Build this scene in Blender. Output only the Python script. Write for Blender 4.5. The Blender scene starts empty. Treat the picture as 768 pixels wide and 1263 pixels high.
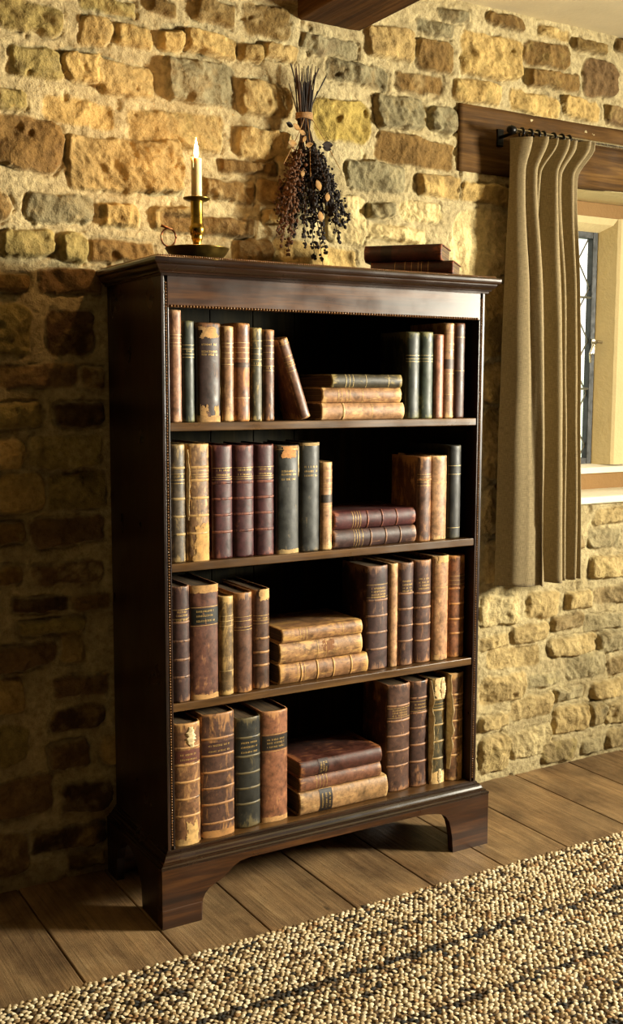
import bpy, bmesh, math, random
import numpy as np
from mathutils import Vector, Matrix, noise as mnoise
PI = math.pi
scn = bpy.context.scene
COL = scn.collection
random.seed(7)

# ------------------------------------------------------------------ helpers
def hx(h, a=1.0):
    h = h.lstrip('#')
    c = [int(h[i:i+2], 16)/255 for i in (0, 2, 4)]
    return tuple(((v/12.92) if v <= .04045 else ((v+.055)/1.055)**2.4) for v in c) + (a,)

def link_mesh(name, verts, faces, mat=None, parent=None, smooth=False):
    me = bpy.data.meshes.new(name)
    me.from_pydata([tuple(v) for v in verts], [], faces)
    if smooth:
        me.polygons.foreach_set('use_smooth', [True]*len(me.polygons))
    me.update()
    o = bpy.data.objects.new(name, me)
    COL.objects.link(o)
    if mat: me.materials.append(mat)
    if parent is not None: o.parent = parent
    return o

def obj(name, bm, mat=None, parent=None, smooth=False, recalc=True):
    if recalc: bmesh.ops.recalc_face_normals(bm, faces=bm.faces)
    me = bpy.data.meshes.new(name)
    bm.to_mesh(me); bm.free()
    if smooth: me.polygons.foreach_set('use_smooth', [True]*len(me.polygons))
    o = bpy.data.objects.new(name, me)
    COL.objects.link(o)
    if mat: me.materials.append(mat)
    if parent is not None: o.parent = parent
    return o

def tag(o, label=None, cat=None, group=None, kind=None):
    if label: o['label'] = label
    if cat: o['category'] = cat
    if group: o['group'] = group
    if kind: o['kind'] = kind
    return o

def empty(name, loc=(0, 0, 0), rot=(0, 0, 0)):
    o = bpy.data.objects.new(name, None)
    COL.objects.link(o)
    o.empty_display_size = .05
    o.location = loc; o.rotation_euler = rot
    return o

def add_box(bm, x0, x1, y0, y1, z0, z1, bevel=0.0, seg=2):
    vs = [bm.verts.new((x, y, z)) for x in (x0, x1) for y in (y0, y1) for z in (z0, z1)]
    q = [(0, 1, 3, 2), (4, 6, 7, 5), (0, 4, 5, 1), (2, 3, 7, 6), (0, 2, 6, 4), (1, 5, 7, 3)]
    fs = [bm.faces.new([vs[i] for i in f]) for f in q]
    bmesh.ops.recalc_face_normals(bm, faces=fs)
    if bevel > 0:
        es = set(e for f in fs for e in f.edges)
        bmesh.ops.bevel(bm, geom=list(es), offset=bevel, segments=seg, affect='EDGES', profile=.5, clamp_overlap=True)

def box(name, x0, x1, y0, y1, z0, z1, mat, parent=None, bevel=0.0):
    bm = bmesh.new(); add_box(bm, x0, x1, y0, y1, z0, z1, bevel)
    return obj(name, bm, mat, parent)

def add_prism(bm, pts, y0, y1, axis='y'):
    """pts: outline in the XZ plane (or YZ when axis='x') extruded"""
    def P(p, t): return (p[0], t, p[1]) if axis == 'y' else (t, p[0], p[1])
    a = [bm.verts.new(P(p, y0)) for p in pts]; b = [bm.verts.new(P(p, y1)) for p in pts]
    n = len(pts)
    fs = [bm.faces.new(a), bm.faces.new(b[::-1])]
    for i in range(n):
        fs.append(bm.faces.new([a[i], b[i], b[(i+1) % n], a[(i+1) % n]]))
    return fs

def add_tube(bm, pts, r, seg=6, caps=True):
    pts = [Vector(p) for p in pts]
    rs = r if isinstance(r, (list, tuple)) else [r]*len(pts)
    rings = []
    prev = None
    for i, p in enumerate(pts):
        t = (pts[min(i+1, len(pts)-1)] - pts[max(i-1, 0)]).normalized()
        if prev is None:
            ref = Vector((0, 0, 1)) if abs(t.z) < .9 else Vector((1, 0, 0))
            n = t.cross(ref).normalized()
        else:
            n = (prev - t*prev.dot(t)).normalized()
        prev = n; b = t.cross(n)
        rings.append([bm.verts.new(p + (n*math.cos(2*PI*k/seg) + b*math.sin(2*PI*k/seg))*rs[i]) for k in range(seg)])
    for i in range(len(rings)-1):
        for k in range(seg):
            bm.faces.new([rings[i][k], rings[i][(k+1) % seg], rings[i+1][(k+1) % seg], rings[i+1][k]])
    if caps:
        bm.faces.new(rings[0][::-1]); bm.faces.new(rings[-1])

def add_lathe(bm, prof, seg=32, c=(0, 0, 0)):
    rings = []
    for r, z in prof:
        if r < 1e-6: rings.append([bm.verts.new((c[0], c[1], c[2]+z))])
        else: rings.append([bm.verts.new((c[0]+r*math.cos(2*PI*k/seg), c[1]+r*math.sin(2*PI*k/seg), c[2]+z)) for k in range(seg)])
    for a, b in zip(rings, rings[1:]):
        for k in range(seg):
            k2 = (k+1) % seg
            if len(a) == 1 and len(b) == 1: continue
            if len(a) == 1: bm.faces.new([a[0], b[k2], b[k]])
            elif len(b) == 1: bm.faces.new([a[k], a[k2], b[0]])
            else: bm.faces.new([a[k], a[k2], b[k2], b[k]])

def add_ico(bm, c, r, sc=(1, 1, 1), sub=1):
    m = Matrix.Translation(c) @ Matrix.Diagonal((sc[0], sc[1], sc[2], 1))
    bmesh.ops.create_icosphere(bm, subdivisions=sub, radius=r, matrix=m)

# vectorised value noise
_perm = np.random.RandomState(11).rand(1 << 16)
def vnoise(x, y, seed=0):
    xi = np.floor(x).astype(np.int64); yi = np.floor(y).astype(np.int64)
    fx = x - xi; fy = y - yi
    fx = fx*fx*(3-2*fx); fy = fy*fy*(3-2*fy)
    def h(a, b): return _perm[((a*73856093) ^ (b*19349663) ^ (seed*83492791)) & 0xffff]
    return (h(xi, yi)*(1-fx)+h(xi+1, yi)*fx)*(1-fy) + (h(xi, yi+1)*(1-fx)+h(xi+1, yi+1)*fx)*fy
def fbm(x, y, seed=0, octv=4, gain=.5):
    s = 0; a = 1; t = 0
    for o in range(octv):
        s = s + a*(vnoise(x*2**o, y*2**o, seed+o*7)-.5)*2; t += a; a *= gain
    return s/t
def sstep(e0, e1, x):
    t = np.clip((x-e0)/(e1-e0), 0, 1); return t*t*(3-2*t)

# ------------------------------------------------------------------ materials
class NT:
    def __init__(s, name):
        s.m = bpy.data.materials.new(name); s.m.use_nodes = True
        s.t = s.m.node_tree; s.n = s.t.nodes; s.n.clear()
        s.out = s.n.new('ShaderNodeOutputMaterial')
        s.b = s.n.new('ShaderNodeBsdfPrincipled')
        s.l(s.b.outputs[0], s.out.inputs[0])
    def l(s, a, b): s.t.links.new(a, b)
    def set(s, inp, v):
        if hasattr(v, 'is_linked') or isinstance(v, bpy.types.NodeSocket): s.l(v, inp)
        else: inp.default_value = v
    def add(s, typ, **k):
        n = s.n.new(typ)
        for a, v in k.items(): setattr(n, a, v)
        return n
    def coord(s, kind='Object', scale=(1, 1, 1), rot=(0, 0, 0)):
        c = s.add('ShaderNodeTexCoord'); m = s.add('ShaderNodeMapping')
        s.l(c.outputs[kind], m.inputs[0]); m.inputs['Scale'].default_value = scale; m.inputs['Rotation'].default_value = rot
        return m.outputs[0]
    def noise(s, vec, scale=5, detail=4, rough=.55, dist=0, w=None):
        n = s.add('ShaderNodeTexNoise')
        if w is not None:
            n.noise_dimensions = '4D'; s.l(w, n.inputs['W'])
        s.l(vec, n.inputs['Vector'])
        n.inputs['Scale'].default_value = scale; n.inputs['Detail'].default_value = detail
        n.inputs['Roughness'].default_value = rough; n.inputs['Distortion'].default_value = dist
        return n.outputs['Fac']
    def ramp(s, f, stops, interp='LINEAR'):
        r = s.add('ShaderNodeValToRGB'); cr = r.color_ramp; cr.interpolation = interp
        while len(cr.elements) > 1: cr.elements.remove(cr.elements[-1])
        for i, (p, c) in enumerate(stops):
            e = cr.elements[0] if i == 0 else cr.elements.new(p)
            e.position = p; e.color = c if isinstance(c, tuple) else (c, c, c, 1)
        s.set(r.inputs[0], f)
        return r.outputs[0]
    def mix(s, f, a, b, mode='MIX'):
        m = s.add('ShaderNodeMix', data_type='RGBA', blend_type=mode)
        s.set(m.inputs[0], f); s.set(m.inputs[6], a); s.set(m.inputs[7], b)
        return m.outputs[2]
    def math(s, op, a, b=0.0, clamp=False):
        m = s.add('ShaderNodeMath', operation=op, use_clamp=clamp)
        s.set(m.inputs[0], a); s.set(m.inputs[1], b); return m.outputs[0]
    def attr(s, name):
        a = s.add('ShaderNodeAttribute', attribute_name=name); return a
    def rnd(s):
        o = s.add('ShaderNodeObjectInfo'); return s.math('MULTIPLY', o.outputs['Random'], 37.0)
    def bump(s, h, strength=.4, dist=.002, normal=None):
        b = s.add('ShaderNodeBump'); b.inputs['Strength'].default_value = strength; b.inputs['Distance'].default_value = dist
        s.l(h, b.inputs['Height'])
        if normal is not None: s.l(normal, b.inputs['Normal'])
        return b.outputs[0]
    def fin(s, color=None, rough=None, normal=None, **k):
        if color is not None: s.set(s.b.inputs['Base Color'], color)
        if rough is not None: s.set(s.b.inputs['Roughness'], rough)
        if normal is not None: s.l(normal, s.b.inputs['Normal'])
        for a, v in k.items(): s.set(s.b.inputs[a.replace('_', ' ')], v)
        return s.m

def m_stone():
    t = NT('stone_wall'); c = t.coord()
    a = t.attr('col').outputs['Color']
    n1 = t.noise(c, 55, 6, .65); n2 = t.noise(c, 9, 4, .6); n3 = t.noise(c, 240, 3, .7)
    col = t.mix(1.0, a, t.ramp(n1, [(.28, (.55, .52, .46, 1)), (.48, (.9, .9, .9, 1)), (.72, (1.22, 1.22, 1.2, 1))]), 'MULTIPLY')
    col = t.mix(.8, col, t.ramp(n2, [(.3, (.72, .68, .6, 1)), (.6, (1.08, 1.08, 1.05, 1))]), 'MULTIPLY')
    b = t.bump(n3, .8, .002, t.bump(n1, 1.0, .009))
    return t.fin(col, .93, b, Specular_IOR_Level=.15)

def m_plaster(name, h, bump=.25):
    t = NT(name); c = t.coord(); n = t.noise(c, 6, 5, .6); n2 = t.noise(c, 70, 4, .6)
    col = t.mix(1.0, hx(h), t.ramp(n, [(.3, .9), (.7, 1.04)]), 'MULTIPLY')
    return t.fin(col, .9, t.bump(n2, bump, .003), Specular_IOR_Level=.2)

def m_wood(name, dark, mid, light, axis='z', rough=.35, scale=1.0, bump=.15, coat=0.0, spec=.5):
    t = NT(name)
    sc = {'x': (1.2, 22, 22), 'y': (22, 1.2, 22), 'z': (22, 22, 1.2)}[axis]
    c = t.coord('Object', tuple(v*scale for v in sc))
    n = t.noise(c, 1.6, 7, .62, 1.2); n2 = t.noise(c, 7, 4, .6, .3)
    col = t.ramp(n, [(.28, hx(dark)), (.5, hx(mid)), (.74, hx(light))])
    col = t.mix(.5, col, t.ramp(n2, [(.35, .45), (.6, 1.0)]), 'MULTIPLY')
    r = t.ramp(t.noise(t.coord(), 9, 3), [(.3, rough*.75), (.75, min(1, rough*1.35))])
    return t.fin(col, r, t.bump(n2, bump, .0012), Coat_Weight=coat, Coat_Roughness=.2, Specular_IOR_Level=spec)

def m_floor():
    t = NT('floor_planks'); c = t.coord('Object', (15, .8, 1)); a = t.attr('plank').outputs['Fac']
    w = t.math('MULTIPLY', a, 31.0)
    n = t.noise(c, 1.4, 9, .7, 2.6, w=w); n2 = t.noise(t.coord('Object', (120, 2.6, 1)), 1.2, 7, .72, .9, w=w)
    n3 = t.noise(t.coord(), 5.5, 5, .6, .5, w=w)
    nb = t.noise(t.coord('Object', (3.2, 1.1, 1)), 2.2, 9, .72, .8, w=w)
    col = t.ramp(t.mix(.62, n, nb), [(.30, hx('#42301f')), (.44, hx('#7a5f41')), (.56, hx('#9a7d58')), (.72, hx('#baa078'))])
    n4 = t.noise(t.coord('Object', (210, 2.2, 1)), 1.0, 6, .75, 1.6, w=w)
    col = t.mix(.8, col, t.ramp(n4, [(.33, .22), (.40, .95), (1, 1.0)]), 'MULTIPLY')
    col = t.mix(.8, col, t.ramp(n2, [(.34, .45), (.47, .9), (.6, 1.08)]), 'MULTIPLY')
    col = t.mix(.85, col, t.ramp(n3, [(.3, (.36, .32, .28, 1)), (.48, .82), (.68, (1.25, 1.22, 1.18, 1))]), 'MULTIPLY')
    tone = t.ramp(a, [(0, (.78, .74, .7, 1)), (.5, (1, 1, 1, 1)), (1, (1.12, 1.06, .98, 1))])
    col = t.mix(1.0, col, tone, 'MULTIPLY')
    # knots and dark stains
    v = t.add('ShaderNodeTexVoronoi'); t.l(t.coord('Object', (7, 2.6, 1)), v.inputs['Vector']); v.inputs['Scale'].default_value = 1.7
    kn = t.ramp(v.outputs['Distance'], [(.035, .25), (.09, 1.0)])
    col = t.mix(.85, col, kn, 'MULTIPLY')
    r = t.ramp(n3, [(.3, .62), (.7, .4)])
    return t.fin(col, r, t.bump(n2, .55, .003, t.bump(n, .4, .004)), Specular_IOR_Level=.4)

def m_leather(base, worn, wear, rough=.48):
    key = ('lea', base, worn, wear)
    if key in MC: return MC[key]
    t = NT('leather_' + base.strip('#')); c = t.coord(); w = t.rnd()
    e = t.attr('edge').outputs['Fac']
    n = t.noise(c, 26, 6, .65, .6, w=w); n2 = t.noise(c, 90, 5, .7, 0, w=w); n3 = t.noise(t.coord('Object', (1, 1, .25)), 60, 4, .7, 1., w=w)
    b = hx(base); g_ = .3*b[0]+.6*b[1]+.1*b[2]; b = tuple((v*.85+g_*.15)*.80 for v in b[:3])+(1,)
    dk = tuple(v*.30 for v in b[:3])+(1,); lt = tuple(min(1, v*1.45) for v in b[:3])+(1,)
    col = t.ramp(n, [(.28, dk), (.48, b), (.75, lt)])
    col = t.mix(.75, col, t.ramp(n2, [(.36, .35), (.56, 1.0)]), 'MULTIPLY')
    # scuffs: exposed paler leather, strongest at head and tail of the spine
    k = t.math('ADD', t.math('MULTIPLY', e, .22), t.math('MULTIPLY', n3, 1.0))
    k = t.math('ADD', k, t.math('MULTIPLY', t.math('SUBTRACT', n, .5), .5))
    m = t.ramp(k, [(.70-.2*wear, 0.0), (.82-.18*wear, .85)])
    wc = hx(worn); col = t.mix(m, col, tuple(v*.85 for v in wc[:3])+(1,))
    f = t.fin(col, t.ramp(n, [(.3, rough*.8), (.7, rough*1.3)]), t.bump(n2, .35, .0009, t.bump(n, .3, .0012)), Specular_IOR_Level=.45)
    MC[key] = f; return f

def m_pages():
    t = NT('page_edges'); c = t.coord('Object', (260, 3, 3)); n = t.noise(c, 1.5, 3); n2 = t.noise(t.coord(), 25, 4)
    col = t.mix(t.ramp(n, [(.4, 0.), (.6, 1.)]), hx('#6e5532'), hx('#3f2c17'))
    col = t.mix(.6, col, t.ramp(n2, [(.3, .4), (.7, 1.0)]), 'MULTIPLY')
    return t.fin(col, .85)

def m_paper(name, a, b):
    t = NT(name); c = t.coord(); n = t.noise(c, 45, 6, .7, .5, w=t.rnd())
    return t.fin(t.ramp(n, [(.3, hx(b)), (.55, hx(a))]), .8, t.bump(n, .4, .001))

def m_simple(name, h, rough=.5, metal=0.0, nscale=30, var=.25, bump=.15, bd=.001, **k):
    t = NT(name); c = t.coord(); n = t.noise(c, nscale, 4, .6)
    col = t.mix(1.0, hx(h), t.ramp(n, [(.3, 1-var), (.7, 1+var*.4)]), 'MULTIPLY')
    return t.fin(col, t.ramp(n, [(.3, rough*.8), (.7, min(1, rough*1.25))]), t.bump(n, bump, bd), Metallic=metal, **k)

def m_linen():
    t = NT('linen'); c = t.coord()
    w1 = t.noise(t.coord('UV', (60, 900, 1)), 1.0, 3, .6); w2 = t.noise(t.coord('UV', (900, 60, 1)), 1.0, 3, .6)
    s = t.math('ADD', w1, w2); n = t.noise(c, 4, 3)
    col = t.mix(t.ramp(t.math('MULTIPLY', s, .5), [(.38, 0.0), (.62, 1.0)]), hx('#716247'), hx('#9c8b68'))
    col = t.mix(.5, col, t.ramp(n, [(.3, .85), (.7, 1.05)]), 'MULTIPLY')
    return t.fin(col, .9, t.bump(s, .35, .001), Specular_IOR_Level=.1, Sheen_Weight=.15)

def m_rug():
    t = NT('rug_wool'); a = t.attr('col').outputs['Color']; n = t.noise(t.coord(), 400, 3, .6)
    n2 = t.noise(t.coord(), 150, 3, .6)
    col = t.mix(1.0, a, t.ramp(n2, [(.3, .75), (.65, 1.08)]), 'MULTIPLY')
    return t.fin(col, .88, t.bump(n, .5, .001), Specular_IOR_Level=.2)

def m_glass():
    t = NT('window_glass'); t.n.remove(t.b)
    tr = t.add('ShaderNodeBsdfTransparent'); gl = t.add('ShaderNodeBsdfGlossy'); gl.inputs['Roughness'].default_value = .05
    n = t.noise(t.coord(), 14, 2); t.l(t.bump(n, .2, .002), gl.inputs['Normal'])
    mx = t.add('ShaderNodeMixShader'); mx.inputs[0].default_value = .05; t.l(tr.outputs[0], mx.inputs[1]); t.l(gl.outputs[0], mx.inputs[2])
    t.l(mx.outputs[0], t.out.inputs[0]); return t.m

def m_flame():
    t = NT('candle_flame')
    c = t.add('ShaderNodeTexCoord'); s = t.add('ShaderNodeSeparateXYZ'); t.l(c.outputs['Generated'], s.inputs[0])
    col = t.ramp(s.outputs[2], [(0, hx('#ff8a30')), (.25, hx('#ffd98a')), (.6, hx('#fff0c0')), (1, hx('#ffb050'))])
    return t.fin(hx('#ffb050'), .5, Emission_Color=col, Emission_Strength=14.0)

MC = {}
M = {}
M['stone'] = m_stone()
M['ceil'] = m_plaster('ceiling_plaster', '#d8c9a4')
M['plaster'] = m_plaster('low_bounce_plaster', '#1d150c')  # near-black colour given to the unseen walls to cut bounced light
M['dress'] = m_plaster('dressed_stone', '#cdb98a', .5)
M['dressb'] = m_plaster('brown_dressed_stone', '#8d6d45', .6)
M['sill'] = m_plaster('limewashed_sill', '#e6dcc2', .3)
M['oak'] = m_wood('lintel_oak', '#33210c', '#523818', '#745428', 'x', .9, .9, .8, 0, .15)
M['beam'] = m_wood('beam_oak', '#2c1809', '#4a2f13', '#6b4822', 'y', .9, .8, .8, 0, .15)
M['mahx'] = m_wood('mahogany_across', '#1c0d05', '#391f0d', '#643e1b', 'x', .33, 1.0, .12, .25)
M['mahc'] = m_wood('mahogany_moulding', '#140904', '#241308', '#3d2411', 'x', .24, 1.0, .08, .4)
M['mahz'] = m_wood('mahogany_upright_shaded', '#120804', '#241208', '#3c2210', 'z', .33, 1.0, .12, .25)  # darker than the front mahogany: shade of the unlit sides put into the colour
M['mahy'] = m_wood('mahogany_side_shaded', '#120804', '#241208', '#3c2210', 'z', .4, 1.0, .12, .1)  # side aprons, with the same shade painted into the wood tone
M['shelf'] = m_wood('shelf_wood', '#2b1c0c', '#54391c', '#77552c', 'x', .33, 1.0, .12, .1)
M['back'] = m_wood('back_board', '#12110a', '#232010', '#383018', 'z', .75, .7, .2, 0, .2)
M['bead'] = m_simple('bead_wood', '#6e4a28', .22, 0, 60, .3)
M['floor'] = m_floor()
M['void'] = m_simple('subfloor_dark', '#0c0704', .9)
M['pages'] = m_pages()
M['gilt'] = m_simple('gilt', '#c9a561', .45, .35, 200, .5)
M['giltpale'] = m_simple('pale_gilt', '#d9bd80', .5, .2, 200, .5)
M['paper'] = m_paper('torn_paper', '#e6d0a0', '#b08c58')
M['brass'] = m_simple('brass', '#b08c3c', .28, 1.0, 40, .35, .1)
M['brassd'] = m_simple('dark_brass', '#7d6630', .34, .95, 40, .35, .1)
M['copper'] = m_simple('copper_ring', '#a06a48', .35, 1.0, 60, .3)
M['wax'] = m_simple('candle_wax', '#f0dca0', .45, 0, 20, .05, Subsurface_Weight=.5, Subsurface_Radius=(.02, .012, .006), Subsurface_Scale=.6)
M['wick'] = m_simple('wick', '#120b06', .9)
M['flame'] = m_flame()
M['iron'] = m_simple('black_iron', '#0e0c0a', .35, .7, 60, .4)
M['irong'] = m_simple('casement_iron', '#10120b', .55, .0, 40, .35)
M['lead'] = m_simple('lead_came', '#6d6a5c', .5, .5, 60, .3)
M['steel'] = m_simple('bright_rod', '#b9b2a0', .25, 1.0, 60, .2)
M['linen'] = m_linen()
M['rug'] = m_rug()
M['rugback'] = m_simple('rug_backing', '#3d2c1a', .95)
M['stem'] = m_simple('dried_stem', '#4b3017', .85, 0, 80, .5)
M['stemd'] = m_simple('dark_dried_stem', '#22140b', .85, 0, 80, .5)
M['bud'] = m_simple('dark_dried_buds', '#1d110b', .9, 0, 120, .5)
M['budb'] = m_simple('brown_dried_buds', '#5e3a1c', .9, 0, 120, .5)
M['leaf'] = m_simple('pale_dried_leaf', '#9a7440', .85, 0, 60, .4)
M['twine'] = m_simple('twine', '#9a7448', .85, 0, 200, .4)
M['glass'] = m_glass()
# ------------------------------------------------------------------ setting
XL, XR, YB, ZC = -2.6, 3.4, -4.4, 2.39
WX0, WX1, WZ0, WZ1 = 1.42, 2.50, .885, 1.905          # window opening in the far wall
STONES = """-171,2128,147,66,b 21,2189,147,35,b 167,2207,79,35,o 308,2221,120,55,o -13,2119,82,70,a 86,2126,106,56,a 191,2133,69,52,a 300,2139,143,58,a -157,2029,123,71,b -41,2033,102,65,a 65,2020,144,76,e 264,2041,198,104,d -238,1937,99,51,b -57,1929,179,62,a -199,1841,203,120,c 198,1913,260,86,e 59,1813,287,128,e -114,1696,171,70,d 40,1690,98,58,a 193,1694,135,58,e 344,1779,156,54,c 289,1685,276,46,c -193,1607,133,66,b -79,1602,78,72,b 47,1601,167,55,c -272,1690,81,64,c 461,2223,131,84,o 657,2190,177,45,d 410,2135,62,49,a 498,2146,103,43,e 457,2023,164,86,e 454,1906,169,79,e 403,1844,171,35,c 471,1787,72,56,c 420,1623,103,67,c 752,2128,199,57,d 693,1997,188,107,y 812,1861,199,81,d 713,1733,134,130,g 612,1628,261,59,a 855,2226,155,85,e 1014,2217,134,81,c 1013,2293,128,40,d 1220,2245,220,122,a 965,2135,170,54,c 1171,2137,175,64,a 888,2044,163,91,d 1047,2047,107,72,d 950,1943,277,79,c 1039,1854,161,60,a 826,1768,86,42,d 970,1776,146,57,g 886,1702,197,49,g 1227,1847,202,56,a 1208,1699,246,192,g 1080,2342,112,36,d 1436,2283,198,72,c 1467,2211,217,51,c 1668,2245,149,114,f 1394,2131,194,63,a 1588,2142,160,62,a 1775,2140,168,59,f 1270,2356,135,41,c 1462,2351,130,35,a 1615,2334,153,38,o 1804,2360,147,45,c 1267,1472,113,210,a 1268,1282,111,122,a 1270,1093,105,219,a 1273,885,99,152,a 1277,715,100,132,a -243,1511,91,45,c -88,1522,166,55,f -240,1402,105,118,b -90,1398,123,105,k -185,1294,225,60,f -36,1288,55,56,c -232,1195,134,62,b -73,1196,127,58,k -110,1103,192,78,b -256,1102,90,75,a -235,1005,139,90,a -81,1004,153,93,b -110,905,192,66,f -262,911,91,55,c -110,799,188,55,f -268,808,83,47,c -183,726,141,39,k -56,722,99,40,c -152,667,168,37,b -231,599,171,58,f -103,607,66,84,e -83,507,141,55,f -273,508,84,87,a -95,419,145,66,k -271,379,96,106,b -117,326,106,69,f -247,239,161,101,f -81,214,128,80,k -277,97,109,109,f -119,109,189,58,k 1303,559,151,96,g 1486,559,145,88,a 1643,557,111,64,a 1825,564,218,59,c 1806,469,265,56,d 1598,489,139,49,c 1433,471,165,59,a 1283,455,124,41,a 1629,407,219,64,a 1844,401,197,79,d 1690,329,182,89,d 1868,313,159,61,c 1364,397,220,74,a 1321,298,194,85,a 1502,301,147,43,d 1831,234,241,60,a 1612,237,134,42,d 1448,218,181,73,e 1625,149,146,89,a 1743,151,69,85,d 1862,146,148,84,e 1290,195,125,45,a 1293,87,126,124,a 1452,100,182,92,g 1579,48,148,74,o 1729,41,108,53,d 1881,45,161,68,o 1754,761,152,65,d 1787,661,204,74,a 1813,836,212,50,a"""
PAL = {'a': '#b69a62', 'b': '#9a8955', 'c': '#7c6138', 'd': '#8b8163', 'e': '#ab9260', 'f': '#7a6142', 'g': '#cdb988',
       'k': '#4e3a26', 'o': '#776038', 'y': '#ab9450'}
MORTAR = '#b6a67f'

def build_stone_wall():
    rs = np.random.RandomState(5)
    st = []
    for s in STONES.split():
        v = s.split(',')
        cx, cz, w, h = (int(a)/1000 for a in v[:4])
        st.append((cx, cz, w*1.02, h*1.04, v[4]))
    # fill the untraced stretches with further rubble
    keys = 'aaabbcdegfo'
    bx = [(s[0]-s[2]/2, s[0]+s[2]/2, s[1]-s[3]/2, s[1]+s[3]/2) for s in st]
    bx += [(WX0-.0, WX1+.02, WZ0-.02, WZ1), (1.137, 2.62, 1.90, 2.075)]
    A = [tuple(b) for b in bx]
    for t in range(9000):
        k = t/9000
        w = rs.uniform(.12, .26)*(1-k*.55); h = rs.uniform(.07, .14)*(1-k*.5)
        cx = rs.uniform(XL, XR); cz = rs.uniform(.03, ZC-.02)
        g = .012
        x0, x1, z0, z1 = cx-w/2-g, cx+w/2+g, cz-h/2-g, cz+h/2+g
        if any(x0 < b[1] and x1 > b[0] and z0 < b[3] and z1 > b[2] for b in A): continue
        A.append((x0+g/2, x1-g/2, z0+g/2, z1-g/2)); st.append((cx, cz, w, h, keys[rs.randint(len(keys))]))
    xs = np.concatenate([np.arange(XL, -.5, .02), np.arange(-.5, 2.12, .004), np.arange(2.12, XR+.02, .02)])
    zs = np.arange(-.036, ZC+.004, .004)
    X, Z = np.meshgrid(xs, zs)
    wx = X + .011*fbm(X*16, Z*16, 3, 3) + .004*fbm(X*60, Z*60, 5, 2)
    wz = Z + .009*fbm(X*16, Z*16, 9, 3) + .004*fbm(X*60, Z*60, 15, 2)
    mort = .005*fbm(X*14, Z*14, 21, 4) + .0022*fbm(X*90, Z*90, 23, 3)
    H = mort.copy()
    mc = np.array(hx(MORTAR)[:3])
    C = np.ones(X.shape+(3,))*mc
    mt = (1+.18*fbm(X*5, Z*5, 31, 4))[..., None]
    C = C*mt
    chis = fbm(X*26+Z*9, Z*22-X*12, 41, 5, .6)                   # hewn faces
    ridg = 1-np.abs(fbm(X*20+Z*14, Z*9-X*9, 47, 4, .55))*2
    lich = fbm(X*30, Z*30, 53, 5, .6)
    for i, (cx, cz, w, h, k) in enumerate(st):
        m = .03
        i0, i1 = np.searchsorted(xs, [cx-w/2-m, cx+w/2+m]); j0, j1 = np.searchsorted(zs, [cz-h/2-m, cz+h/2+m])
        if i1 <= i0 or j1 <= j0: continue
        sl = (slice(j0, j1), slice(i0, i1))
        ro = rs.uniform(-.05, .05)
        dx = wx[sl]-cx; dz = wz[sl]-cz
        px = np.abs(dx*math.cos(ro)+dz*math.sin(ro)); pz = np.abs(dz*math.cos(ro)-dx*math.sin(ro))
        r = min(w, h)*rs.uniform(.12, .40)
        qx = px-(w/2-r); qz = pz-(h/2-r)
        d = np.hypot(np.maximum(qx, 0), np.maximum(qz, 0))+np.minimum(np.maximum(qx, qz), 0)-r
        hh = rs.uniform(.013, .025)
        face = hh + .008*chis[sl] + .008*ridg[sl]*rs.uniform(.3, 1.2) + rs.uniform(-.035, .035)*dx + rs.uniform(-.05, .05)*dz
        fac = np.full(dx.shape, 9.)
        for _ in range(6):
            fac = np.minimum(fac, rs.uniform(-.28, .28)*(dx-rs.uniform(-.4, .4)*w)+rs.uniform(-.34, .34)*(dz-rs.uniform(-.4, .4)*h)+rs.uniform(.001, .007))
        face = face + np.maximum(fac, -.022)
        e = sstep(.001, -rs.uniform(.004, .011), d)
        groove = -.008*np.exp(-((d-.002)/.0032)**2)*sstep(-.25, .35, chis[sl]+rs.uniform(-.3, .4))
        new = H[sl]*(1-e) + face*e + groove
        H[sl] = new
        b = np.array(hx(PAL[k])[:3])*rs.uniform(.86, 1.12)
        b2 = np.array(hx(PAL[keys[rs.randint(len(keys))]])[:3])
        if cx > .9 and cz < .95: b = b*.55+mc*.45
        v = sstep(-.1, .5, lich[sl])[..., None]*rs.uniform(.1, .55)
        cc = (b*(1-v)+b2*v)*(1+.28*chis[sl])[..., None]
        ce = sstep(.004, -.006, d)[..., None]
        C[sl] = C[sl]*(1-ce)+cc*ce
    # pits and cracks
    pit = sstep(.52, .72, fbm(X*22, Z*22, 77, 3)); H -= .008*pit
    H += .004*fbm(X*3, Z*3, 88, 3)
    # recess for the lintel
    lz = Z + .007*fbm(X*15, Z*4, 61, 2); lx = X + .006*fbm(Z*15, X*4, 62, 2)
    rec = (lx > 1.140) & (lx < 2.62) & (lz > np.where(X < 1.41, 1.913, 1.80)) & (lz < 2.071)
    H[rec] = -.06
    Y = -(H-.004)
    V = np.stack([X, Y, Z], -1).reshape(-1, 3)
    ny, nx = X.shape
    idx = np.arange(ny*nx).reshape(ny, nx)
    xc = (xs[:-1]+xs[1:])/2; zc = (zs[:-1]+zs[1:])/2
    keep = ~((xc[None, :] > WX0) & (xc[None, :] < WX1) & (zc[:, None] > WZ0) & (zc[:, None] < WZ1))
    q = np.stack([idx[:-1, :-1], idx[:-1, 1:], idx[1:, 1:], idx[1:, :-1]], -1)[keep]
    me = bpy.data.meshes.new('wall_far')
    me.vertices.add(len(V)); me.vertices.foreach_set('co', V.ravel())
    me.loops.add(q.size); me.loops.foreach_set('vertex_index', q.ravel().astype(np.int32))
    me.polygons.add(len(q)); me.polygons.foreach_set('loop_start', np.arange(0, q.size, 4, dtype=np.int32))
    me.polygons.foreach_set('loop_total', np.full(len(q), 4, dtype=np.int32))
    me.polygons.foreach_set('use_smooth', np.ones(len(q), dtype=bool))
    me.update(calc_edges=True)
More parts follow.
